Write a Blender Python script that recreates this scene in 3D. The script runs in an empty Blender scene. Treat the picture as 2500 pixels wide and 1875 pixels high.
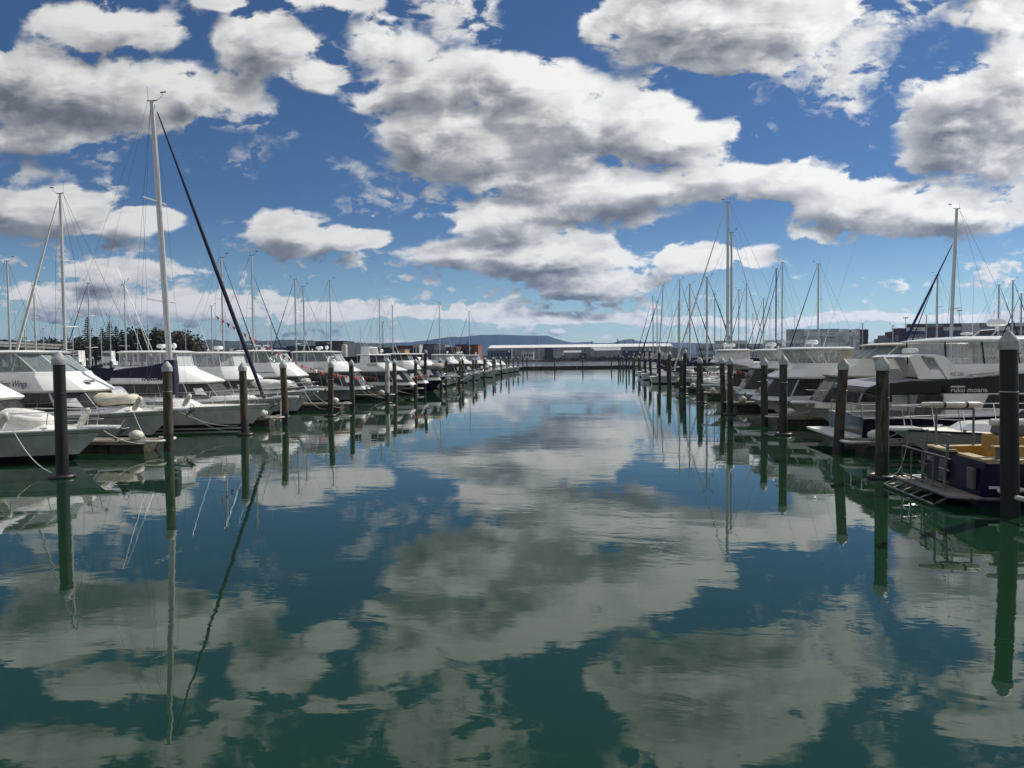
import bpy, bmesh, math, random
from mathutils import Vector, Matrix, Quaternion
random.seed(7)
PI = math.pi
scene = bpy.context.scene
COL = scene.collection

# ------------------------------------------------------------------ camera
CAM_H = 3.5                      # eye height above the water
FPX = 1734.0                     # focal length in photo pixels (photo 2500 wide)
YAW, PITCH, ROLL = math.radians(6.25), math.radians(-2.1), math.radians(0.53)
_f = Vector((-math.sin(YAW)*math.cos(PITCH), math.cos(YAW)*math.cos(PITCH), math.sin(PITCH)))
_r = _f.cross(Vector((0, 0, 1))).normalized()
_u = _r.cross(_f)
RX = _r*math.cos(ROLL) - _u*math.sin(ROLL)
UX = _r*math.sin(ROLL) + _u*math.cos(ROLL)
FX = _f
cd = bpy.data.cameras.new('camera')
cd.sensor_width = 36.0
cd.lens = FPX/2500.0*36.0
cd.clip_start = 0.1
cd.clip_end = 30000.0
cam = bpy.data.objects.new('camera', cd)
COL.objects.link(cam)
cam.matrix_world = Matrix(((RX.x, UX.x, -FX.x, 0), (RX.y, UX.y, -FX.y, 0), (RX.z, UX.z, -FX.z, CAM_H), (0, 0, 0, 1)))
scene.camera = cam

def ray(px, py):
    return FX + RX*((px-1250.0)/FPX) + UX*((937.5-py)/FPX)
def on_water(px, py, z=0.0):
    d = ray(px, py); t = (z-CAM_H)/d.z
    return Vector((0, 0, CAM_H)) + d*t
def at_y(px, py, Y):
    d = ray(px, py); t = Y/d.y
    return Vector((0, 0, CAM_H)) + d*t
def at_x(px, py, X):
    d = ray(px, py); t = X/d.x
    return Vector((0, 0, CAM_H)) + d*t

# ------------------------------------------------------------------ light
SUN_AZ = math.radians(52.0)      # clockwise from +Y (the fairway) towards +X
SUN_EL = math.radians(40.0)
sun_dir = Vector((math.sin(SUN_AZ)*math.cos(SUN_EL), math.cos(SUN_AZ)*math.cos(SUN_EL), math.sin(SUN_EL)))
sd = bpy.data.lights.new('sun', 'SUN')
sd.energy = 4.8
sd.angle = math.radians(0.5)
sd.color = (1.0, 0.94, 0.85)
sun = bpy.data.objects.new('sun', sd)
COL.objects.link(sun)
sun.rotation_euler = (-sun_dir).to_track_quat('-Z', 'Y').to_euler()

vs = scene.view_settings
vs.view_transform = 'Standard'
vs.look = 'None'
vs.exposure = 0.0
vs.gamma = 1.0
vs.use_curve_mapping = False
scene.cycles.max_bounces = 8
scene.cycles.diffuse_bounces = 3
scene.cycles.glossy_bounces = 4
scene.cycles.transmission_bounces = 6
scene.cycles.transparent_max_bounces = 24
scene.cycles.volume_bounces = 0
scene.cycles.caustics_reflective = False
scene.cycles.caustics_refractive = False
scene.cycles.sample_clamp_indirect = 6.0

# ------------------------------------------------------------------ node helpers
def new(nt, kind, **kw):
    n = nt.nodes.new(kind)
    for k, v in kw.items():
        setattr(n, k, v)
    return n
def mth(nt, op, a, b=None, c=None, clamp=False):
    n = nt.nodes.new('ShaderNodeMath'); n.operation = op; n.use_clamp = clamp
    for i, v in enumerate((a, b, c)):
        if v is None: continue
        if isinstance(v, (int, float)): n.inputs[i].default_value = v
        else: nt.links.new(v, n.inputs[i])
    return n.outputs[0]
def vmth(nt, op, a, b=None, scale=None):
    n = nt.nodes.new('ShaderNodeVectorMath'); n.operation = op
    for i, v in enumerate((a, b)):
        if v is None: continue
        if isinstance(v, (tuple, list, Vector)): n.inputs[i].default_value = tuple(v)
        else: nt.links.new(v, n.inputs[i])
    if scale is not None:
        if isinstance(scale, (int, float)): n.inputs['Scale'].default_value = scale
        else: nt.links.new(scale, n.inputs['Scale'])
    return n.outputs['Value' if op in ('DOT_PRODUCT', 'LENGTH', 'DISTANCE') else 'Vector']
def comb(nt, x, y, z):
    n = nt.nodes.new('ShaderNodeCombineXYZ')
    for i, v in enumerate((x, y, z)):
        if isinstance(v, (int, float)): n.inputs[i].default_value = v
        else: nt.links.new(v, n.inputs[i])
    return n.outputs[0]
def noise(nt, vec, scale, detail=3.0, rough=0.5, dist=0.0, lac=2.0):
    n = nt.nodes.new('ShaderNodeTexNoise')
    n.inputs['Scale'].default_value = scale
    n.inputs['Detail'].default_value = detail
    n.inputs['Roughness'].default_value = rough
    n.inputs['Distortion'].default_value = dist
    n.inputs['Lacunarity'].default_value = lac
    if vec is not None: nt.links.new(vec, n.inputs['Vector'])
    return n.outputs['Fac'], n.outputs['Color']
def smooth(nt, v, lo, hi, a=0.0, b=1.0):
    n = nt.nodes.new('ShaderNodeMapRange'); n.interpolation_type = 'SMOOTHSTEP'
    nt.links.new(v, n.inputs['Value'])
    for k, x in (('From Min', lo), ('From Max', hi), ('To Min', a), ('To Max', b)):
        if isinstance(x, (int, float)): n.inputs[k].default_value = x
        else: nt.links.new(x, n.inputs[k])
    return n.outputs['Result']
def mixc(nt, fac, a, b, mode='MIX'):
    n = nt.nodes.new('ShaderNodeMix'); n.data_type = 'RGBA'; n.blend_type = mode
    if isinstance(fac, (int, float)): n.inputs[0].default_value = fac
    else: nt.links.new(fac, n.inputs[0])
    for i, v in ((6, a), (7, b)):
        if isinstance(v, (tuple, list)): n.inputs[i].default_value = tuple(v[:3]) + (1,)
        else: nt.links.new(v, n.inputs[i])
    return n.outputs[2]

# ------------------------------------------------------------------ sky
world = bpy.data.worlds.new('World')
scene.world = world
world.use_nodes = True
wt = world.node_tree
wt.nodes.clear()
tc = new(wt, 'ShaderNodeTexCoord')
D = tc.outputs['Generated']
sky = new(wt, 'ShaderNodeTexSky', sky_type='NISHITA', sun_disc=False)
sky.sun_elevation = SUN_EL
sky.sun_rotation = SUN_AZ
sky.altitude = 10.0
sky.air_density = 1.0
sky.dust_density = 0.0
sky.ozone_density = 2.5

# cumulus field: a fractal noise on a flat cloud deck, thickened where the
# photographed cloud banks stand (ellipses in tangent coordinates about the view axis)
def blob_group():
    g = bpy.data.node_groups.new('cloud_banks', 'ShaderNodeTree')
    g.interface.new_socket('UV', in_out='INPUT', socket_type='NodeSocketVector')
    g.interface.new_socket('Bank', in_out='OUTPUT', socket_type='NodeSocketFloat')
    gi = g.nodes.new('NodeGroupInput'); go = g.nodes.new('NodeGroupOutput')
    # centre and half size in photo pixels / 1.13
    B = [(1560, -70, 250, 120, 1), (120, -75, 240, 60, .9), (2150, -60, 160, 70, .8), (230, 60, 215, 62, 1), (100, 165, 190, 95, 1), (240, 205, 290, 105, 1.1), (435, 195, 115, 48, 1), (110, 285, 200, 52, .9),
         (80, 350, 42, 26, .8), (90, 450, 165, 48, 1), (285, 478, 140, 24, .9),
         (570, 105, 140, 85, 1), (640, 160, 75, 52, .9), (520, 5, 90, 26, .8), (800, 100, 130, 95, .68), (890, 110, 85, 52, .7), (740, 12, 130, 30, .7),
         (940, 190, 240, 66, 1), (820, 218, 90, 46, .9),
         (1130, 180, 235, 80, 1.1), (1000, 310, 185, 95, 1.3), (1260, 265, 280, 100, 1.3), (1450, 290, 175, 62, 1), (1130, 375, 250, 56, 1),
         (1400, 405, 280, 52, 1), (1650, 385, 240, 56, 1), (1250, 425, 260, 34, .8),
         (1510, 45, 290, 95, 1.2), (1600, 112, 185, 58, .95), (1710, 40, 140, 70, 1), (1340, 45, 120, 46, 1),
         (2150, 245, 220, 110, 1.2), (2100, 320, 160, 70, 1), (2000, 352, 64, 28, .75), (2190, 150, 120, 66, .8), (2160, 30, 95, 62, .8),
         (1870, 445, 165, 60, .9), (2060, 468, 190, 40, .9), (1765, 510, 75, 26, .8), (1950, 415, 80, 50, .8),
         (1075, 468, 165, 34, .95), (1000, 533, 140, 32, .9), (1190, 548, 240, 48, 1), (1300, 600, 180, 30, .85), (1490, 556, 140, 32, .9), (1270, 632, 105, 15, .8), (1640, 558, 70, 24, .7),
         (1395, 480, 52, 14, .7), (1885, 95, 32, 18, .6), (1850, 230, 55, 24, .6), (1865, 317, 20, 11, .7), (2040, 411, 24, 10, .7), (1805, 625, 40, 5, .6),
         (620, 496, 130, 42, 1), (765, 507, 85, 28, 1), (490, 480, 40, 12, .5),
         (140, 650, 260, 52, .9), (420, 660, 260, 40, .9), (720, 672, 210, 32, 1), (240, 590, 110, 24, .8), (960, 670, 220, 22, .9), (1200, 687, 260, 20, .9), (1480, 694, 210, 15, .8), (1720, 694, 270, 16, .8), (2020, 690, 280, 18, .8),
         (1190, 722, 28, 14, .8), (1310, 730, 50, 9, .6), (1420, 600, 60, 18, .6)]
    acc = None
    for cx, cy, rx, ry, w in B:
        if rx < 58 and cy < 660: rx, ry, w = rx*1.7, ry*2.0, w*0.50      # scraps: the noise shapes them
        elif 430 < cy < 640: rx, ry, w = rx*1.10, ry*1.35, w*1.18
        d = ray(cx*1.1302, cy*1.1302)
        yy = d.dot(AXF); u = d.dot(AXR)/yy; v = d.z/yy
        a = rx*1.1302/FPX*1.14; b = ry*1.1302/FPX*1.18
        mp = g.nodes.new('ShaderNodeVectorMath'); mp.operation = 'MULTIPLY_ADD'
        mp.inputs[1].default_value = (1/a, 1/b, 0)
        mp.inputs[2].default_value = (-u/a, -v/b, 0)
        g.links.new(gi.outputs[0], mp.inputs[0])
        gr = g.nodes.new('ShaderNodeTexGradient'); gr.gradient_type = 'SPHERICAL'
        g.links.new(mp.outputs[0], gr.inputs[0])
        o = gr.outputs['Fac']
        if w != 1: o = mth(g, 'MULTIPLY', o, w)
        acc = o if acc is None else mth(g, 'SMOOTH_MAX', acc, o, 0.22)
    g.links.new(acc, go.inputs[0])
    return g
AXF = Vector((FX.x, FX.y, 0)).normalized()
AXR = Vector((AXF.y, -AXF.x, 0))
BG = blob_group()
sx = vmth(wt, 'DOT_PRODUCT', D, AXR)
sy = vmth(wt, 'DOT_PRODUCT', D, AXF)
sep = new(wt, 'ShaderNodeSeparateXYZ'); wt.links.new(D, sep.inputs[0])
dz = sep.outputs[2]
syc = mth(wt, 'MAXIMUM', sy, 0.08)
U = mth(wt, 'DIVIDE', sx, syc)
V = mth(wt, 'DIVIDE', dz, syc)
zc = mth(wt, 'MAXIMUM', mth(wt, 'ADD', dz, 0.10), 0.02)
LZ = mth(wt, 'MULTIPLY', mth(wt, 'LOGARITHM', zc, 2.718282), -1.9)
P = comb(wt, mth(wt, 'MULTIPLY', U, 3.0), LZ, mth(wt, 'MULTIPLY', smooth(wt, sy, -0.2, 0.2), 5.0))
# inside the photographed part of the sky the banks rule, elsewhere a plain broken deck
inside = mth(wt, 'MULTIPLY', mth(wt, 'MULTIPLY', smooth(wt, mth(wt, 'ABSOLUTE', U), 0.78, 1.05, 1, 0), smooth(wt, V, 0.60, 0.82, 1, 0)), smooth(wt, sy, 0.1, 0.4))
low = smooth(wt, V, 0.02, 0.30, 0.40, 1.15)
finew = smooth(wt, V, 0.04, 0.20, 0.75, 0.16)      # small puffs near the horizon
# wobble the bank outlines
_, wc = noise(wt, P, 2.2, 3.0, 0.55)
wobble = vmth(wt, 'SCALE', vmth(wt, 'MULTIPLY', vmth(wt, 'SUBTRACT', wc, (.5, .5, .5)), (0.15, 0.065, 0)), None, low)
def field(off_u, off_v, off_p, d1, d2):
    uv = comb(wt, mth(wt, 'ADD', U, off_u*2.4) if off_u else U, mth(wt, 'ADD', V, off_v*1.5) if off_v else V, 0.0)
    p = vmth(wt, 'ADD', P, off_p)
    uvw = vmth(wt, 'ADD', uv, wobble)
    gn = wt.nodes.new('ShaderNodeGroup'); gn.node_tree = BG
    wt.links.new(uvw, gn.inputs[0])
    n1, _ = noise(wt, p, 2.3, d1, 0.52, 0.3)
    qv = comb(wt, mth(wt, 'ADD', U, off_u) if off_u else U, mth(wt, 'MULTIPLY', mth(wt, 'ADD', V, off_v) if off_v else V, 1.7), 0.0)
    n2, _ = noise(wt, qv, 13.0, d2, 0.60, 0.35)
    n3, _ = noise(wt, qv, 52.0, 3.0, 0.55, 0.3)
    bl = mth(wt, 'ABSOLUTE', mth(wt, 'SUBTRACT', n2, 0.5))      # billows
    bank = mth(wt, 'ADD', mth(wt, 'MULTIPLY', mth(wt, 'SUBTRACT', mth(wt, 'MINIMUM', gn.outputs[0], 0.85), 0.23), inside), mth(wt, 'MULTIPLY', mth(wt, 'SUBTRACT', 1.0, inside), 0.08))
    nn = mth(wt, 'ADD', mth(wt, 'MULTIPLY', mth(wt, 'SUBTRACT', n1, 0.5), 0.95), mth(wt, 'SUBTRACT', mth(wt, 'MULTIPLY', mth(wt, 'SUBTRACT', n2, 0.5), 0.62), mth(wt, 'MULTIPLY', mth(wt, 'SUBTRACT', bl, 0.08), 0.95)))
    nn = mth(wt, 'ADD', nn, mth(wt, 'MULTIPLY', mth(wt, 'SUBTRACT', n3, 0.5), finew))
    return mth(wt, 'ADD', bank, nn), bank, nn
F0, B0, N0 = field(0.0, 0.0, (0, 0, 0), 3.0, 7.0)
# the same field a step towards the sun (up and to the right): what stands there shades this point
F1, B1, N1 = field(0.012, 0.020, (0.04, -0.065, 0.0), 3.0, 4.0)
alpha = smooth(wt, F0, 0.0, 0.19)
thick = smooth(wt, F0, 0.05, 0.60)
shN = mth(wt, 'SUBTRACT', N1, N0)
shB = mth(wt, 'SUBTRACT', B1, B0)
bands, _ = noise(wt, comb(wt, mth(wt, 'MULTIPLY', U, 7.0), mth(wt, 'MULTIPLY', V, 22.0), 3.0), 1.0, 3.0, 0.55, 0.5)
lit = mth(wt, 'SUBTRACT', mth(wt, 'SUBTRACT', 0.76, mth(wt, 'MULTIPLY', thick, 0.42)), mth(wt, 'ADD', mth(wt, 'MULTIPLY', shN, 1.15), mth(wt, 'MULTIPLY', shB, 1.15)))
lit = mth(wt, 'ADD', lit, mth(wt, 'MULTIPLY', mth(wt, 'SUBTRACT', bands, 0.5), mth(wt, 'MULTIPLY', thick, 1.3)), clamp=True)
ramp = new(wt, 'ShaderNodeValToRGB')
cr = ramp.color_ramp
cr.elements[0].position = 0.0; cr.elements[0].color = (0.165, 0.180, 0.205, 1)
cr.elements[1].position = 1.0; cr.elements[1].color = (0.93, 0.92, 0.89, 1)
e = cr.elements.new(0.38); e.color = (0.39, 0.40, 0.415, 1)
e = cr.elements.new(0.70); e.color = (0.72, 0.72, 0.715, 1)
wt.links.new(lit, ramp.inputs[0])
# brighter towards the sun
sd_ = vmth(wt, 'DOT_PRODUCT', D, tuple(sun_dir))
tow = mth(wt, 'MAXIMUM', smooth(wt, sd_, 0.1, 1.0, 0.80, 1.10), smooth(wt, sd_, -0.8, 0.0, 1.35, 0.80))   # rim-lit towards the sun, front-lit away from it
ccol = vmth(wt, 'SCALE', ramp.outputs[0], None, tow)
bg1 = new(wt, 'ShaderNodeBackground'); bg1.inputs['Strength'].default_value = 0.10
tint = mixc(wt, smooth(wt, dz, 0.0, 0.22), (0.70, 0.80, 0.86), (0.35, 0.46, 0.60))
skyc = mixc(wt, 1.0, sky.outputs[0], tint, 'MULTIPLY')
wt.links.new(skyc, bg1.inputs['Color'])
bg2 = new(wt, 'ShaderNodeBackground'); bg2.inputs['Strength'].default_value = 1.0
wt.links.new(ccol, bg2.inputs['Color'])
mx = new(wt, 'ShaderNodeMixShader')
up = smooth(wt, dz, -0.005, 0.012)
wt.links.new(mth(wt, 'MULTIPLY', alpha, up), mx.inputs[0])
wt.links.new(bg1.outputs[0], mx.inputs[1]); wt.links.new(bg2.outputs[0], mx.inputs[2])
wo = new(wt, 'ShaderNodeOutputWorld')
wt.links.new(mx.outputs[0], wo.inputs['Surface'])
world.cycles.sampling_method = 'MANUAL'
world.cycles.sample_map_resolution = 1024

# ------------------------------------------------------------------ materials
MATS = {}
def mat(name, col, rough=0.5, metal=0.0, var=0.12, vscale=3.0, coat=0.0, bump=0.0, bscale=20.0, stretch=(1, 1, 1), col2=None, spec=0.5, edge=(0.35, 0.65)):
    if name in MATS: return MATS[name]
    m = bpy.data.materials.new(name); m.use_nodes = True
    nt = m.node_tree; b = nt.nodes['Principled BSDF']
    b.inputs['Roughness'].default_value = rough
    b.inputs['Metallic'].default_value = metal
    b.inputs['Coat Weight'].default_value = coat
    b.inputs['Specular IOR Level'].default_value = spec
    tcn = nt.nodes.new('ShaderNodeTexCoord')
    oi = nt.nodes.new('ShaderNodeObjectInfo')
    vec = vmth(nt, 'ADD', vmth(nt, 'MULTIPLY', tcn.outputs['Object'], stretch), vmth(nt, 'SCALE', (17.0, 31.0, 11.0), None, oi.outputs['Random']))
    n, _ = noise(nt, vec, vscale, 4.0, 0.6)
    if col2 is None: col2 = tuple(c*(1-var) for c in col)
    c1 = tuple(min(1, c*(1+var*0.3)) for c in col)
    nt.links.new(mixc(nt, smooth(nt, n, edge[0], edge[1]), col2, c1), b.inputs['Base Color'])
    if bump:
        nb, _ = noise(nt, vec, bscale, 3.0, 0.6)
        bp = nt.nodes.new('ShaderNodeBump'); bp.inputs['Distance'].default_value = bump
        nt.links.new(nb, bp.inputs['Height']); nt.links.new(bp.outputs[0], b.inputs['Normal'])
    MATS[name] = m
    return m
def clear_mat(name, tint, op):
    m = bpy.data.materials.new(name); m.use_nodes = True
    nt = m.node_tree; b = nt.nodes['Principled BSDF']
    b.inputs['Base Color'].default_value = tint + (1,)
    b.inputs['Roughness'].default_value = 0.08
    tr = nt.nodes.new('ShaderNodeBsdfTransparent')
    tcn = nt.nodes.new('ShaderNodeTexCoord')
    n, _ = noise(nt, vmth(nt, 'MULTIPLY', tcn.outputs['Object'], (2.5, 2.5, 0.5)), 2.0, 3.0, 0.55, 1.2)
    fr = nt.nodes.new('ShaderNodeLayerWeight'); fr.inputs[0].default_value = 0.25
    fac = mth(nt, 'ADD', mth(nt, 'ADD', smooth(nt, n, 0.35, 0.7, op[0], op[1]), 0.0), mth(nt, 'MULTIPLY', fr.outputs['Fresnel'], 0.5), clamp=True)
    nb, _ = noise(nt, vmth(nt, 'MULTIPLY', tcn.outputs['Object'], (3, 3, 1)), 2.0, 2.0, 0.5, 0.8)
    bp = nt.nodes.new('ShaderNodeBump'); bp.inputs['Distance'].default_value = 0.05
    nt.links.new(nb, bp.inputs['Height']); nt.links.new(bp.outputs[0], b.inputs['Normal'])
    mxn = nt.nodes.new('ShaderNodeMixShader')
    nt.links.new(fac, mxn.inputs[0]); nt.links.new(tr.outputs[0], mxn.inputs[1]); nt.links.new(b.outputs[0], mxn.inputs[2])
    nt.links.new(mxn.outputs[0], nt.nodes['Material Output'].inputs['Surface'])
    MATS[name] = m
    return m
WHITE = mat('white_gelcoat', (0.76, 0.77, 0.76), 0.24, var=0.10, vscale=0.8, coat=0.3)
CREAM = mat('cream_gelcoat', (0.66, 0.63, 0.54), 0.3, var=0.08, vscale=0.8, coat=0.25)
HULLW = mat('hull_white', (0.62, 0.63, 0.62), 0.18, vscale=1.1, coat=0.3, stretch=(1.6, 1.6, 0.35), col2=(0.50, 0.505, 0.48))
DECK = mat('deck_nonskid', (0.72, 0.72, 0.68), 0.6, var=0.12, vscale=2.0, bump=0.004, bscale=60)
NAVYH = mat('hull_navy', (0.006, 0.009, 0.026), 0.2, coat=0.1, var=0.25)
BLUEH = mat('hull_deep_blue', (0.007, 0.008, 0.036), 0.4, var=0.3, spec=0.35)
BLACKG = mat('black_gelcoat', (0.010, 0.010, 0.011), 0.4, var=0.2, spec=0.3)
BOOT = mat('boot_top_black', (0.010, 0.011, 0.012), 0.4, var=0.3)
ANTIF = mat('antifoul', (0.012, 0.018, 0.022), 0.7, var=0.4, vscale=4)
STRIPE = mat('stripe_grey', (0.10, 0.10, 0.11), 0.3)
DARKGL = mat('tinted_glass', (0.022, 0.024, 0.026), 0.10, var=0.6, vscale=1.5, spec=0.25, stretch=(4, 4, .4), col2=(0.055, 0.056, 0.055))
CLEAR = clear_mat('clear_vinyl', (0.62, 0.65, 0.66), (0.16, 0.50))
GLASS = clear_mat('windscreen_glass', (0.30, 0.36, 0.37), (0.22, 0.42))
ALU = mat('mast_aluminium', (0.50, 0.51, 0.51), 0.42, metal=0.35, var=0.08)
DARKM = mat('mast_black', (0.02, 0.02, 0.022), 0.4)
STEEL = mat('stainless_steel', (0.60, 0.60, 0.60), 0.22, metal=1.0, var=0.1)
WIRE = mat('rigging_wire', (0.09, 0.092, 0.095), 0.45, metal=0.3)
NAVYC = mat('navy_canvas', (0.008, 0.011, 0.040), 0.85, var=0.4, vscale=5, bump=0.02, bscale=6)
BLACKC = mat('black_canvas', (0.012, 0.012, 0.014), 0.85, var=0.4, vscale=5, bump=0.02, bscale=6)
GREYC = mat('grey_canvas', (0.26, 0.28, 0.33), 0.85, var=0.2, vscale=4, bump=0.02, bscale=5)
WHITEC = mat('white_canvas', (0.66, 0.66, 0.63), 0.85, var=0.15, vscale=4, bump=0.02, bscale=5)
BEIGEC = mat('beige_canvas', (0.42, 0.38, 0.31), 0.85, var=0.2, vscale=4, bump=0.02, bscale=5)
TIMBER = mat('weathered_timber', (0.092, 0.070, 0.044), 0.9, col2=(0.014, 0.012, 0.009), vscale=2.2, stretch=(5, 5, 0.7), bump=0.012, bscale=9, edge=(0.30, 0.66))
TIMBER2 = mat('grey_green_timber', (0.075, 0.073, 0.054), 0.9, col2=(0.020, 0.018, 0.014), vscale=2.2, stretch=(5, 5, 0.7), bump=0.012, bscale=9)
WETW = mat('wet_weed_band', (0.020, 0.018, 0.013), 0.55, var=0.5, vscale=6, bump=0.02, bscale=12)
SLEEVE = mat('black_pile_sleeve', (0.009, 0.009, 0.010), 0.5, var=0.5, vscale=1.4, stretch=(3, 3, 0.6), col2=(0.020, 0.020, 0.021), bump=0.004, spec=0.3)
PAINTP = mat('worn_white_pile_paint', (0.58, 0.58, 0.56), 0.7, col2=(0.22, 0.20, 0.17), vscale=3, stretch=(3, 3, 0.8))
CAPM = mat('pile_cap_plastic', (0.38, 0.395, 0.40), 0.6, var=0.2, vscale=3, col2=(0.22, 0.225, 0.22))
RUBBER = mat('black_rubber', (0.014, 0.014, 0.015), 0.45, var=0.4)
ROPE = mat('mooring_rope', (0.50, 0.49, 0.44), 0.9, var=0.3, vscale=30)
ROPED = mat('dark_rope', (0.05, 0.05, 0.05), 0.9, var=0.3, vscale=30)
FENDER = mat('white_fender', (0.66, 0.65, 0.60), 0.55, var=0.2, vscale=4, col2=(0.45, 0.43, 0.36))
CONC = mat('pontoon_concrete', (0.20, 0.185, 0.15), 0.9, var=0.4, vscale=3, col2=(0.09, 0.08, 0.062), bump=0.01, bscale=15)
CONCD = mat('weedy_concrete', (0.055, 0.048, 0.034), 0.85, var=0.5, vscale=4, bump=0.01, bscale=15)
PLANK = mat('pontoon_timber', (0.24, 0.215, 0.17), 0.85, var=0.4, vscale=2.5, stretch=(0.6, 5, 5), bump=0.006, bscale=12)
YELLOW = mat('ochre_paint', (0.40, 0.235, 0.045), 0.5, var=0.25, vscale=3)
TANG = mat('tan_gunwale', (0.38, 0.30, 0.165), 0.6, var=0.2, vscale=3)
GREYP = mat('grey_plastic', (0.10, 0.105, 0.11), 0.5)
RED = mat('red_flag', (0.50, 0.045, 0.035), 0.8, var=0.15)
BLUEF = mat('blue_flag', (0.02, 0.035, 0.12), 0.8, var=0.15)
WHITEF = mat('white_flag', (0.7, 0.7, 0.7), 0.8)
INK = mat('dark_lettering', (0.012, 0.014, 0.03), 0.5)
SILVER = mat('silver_lettering', (0.45, 0.45, 0.46), 0.35, metal=0.2)
SEATM = mat('helm_seat_vinyl', (0.36, 0.36, 0.36), 0.6)
GALV = mat('galvanised_steel', (0.16, 0.165, 0.165), 0.5, metal=0.5, var=0.3, vscale=8)

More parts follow.
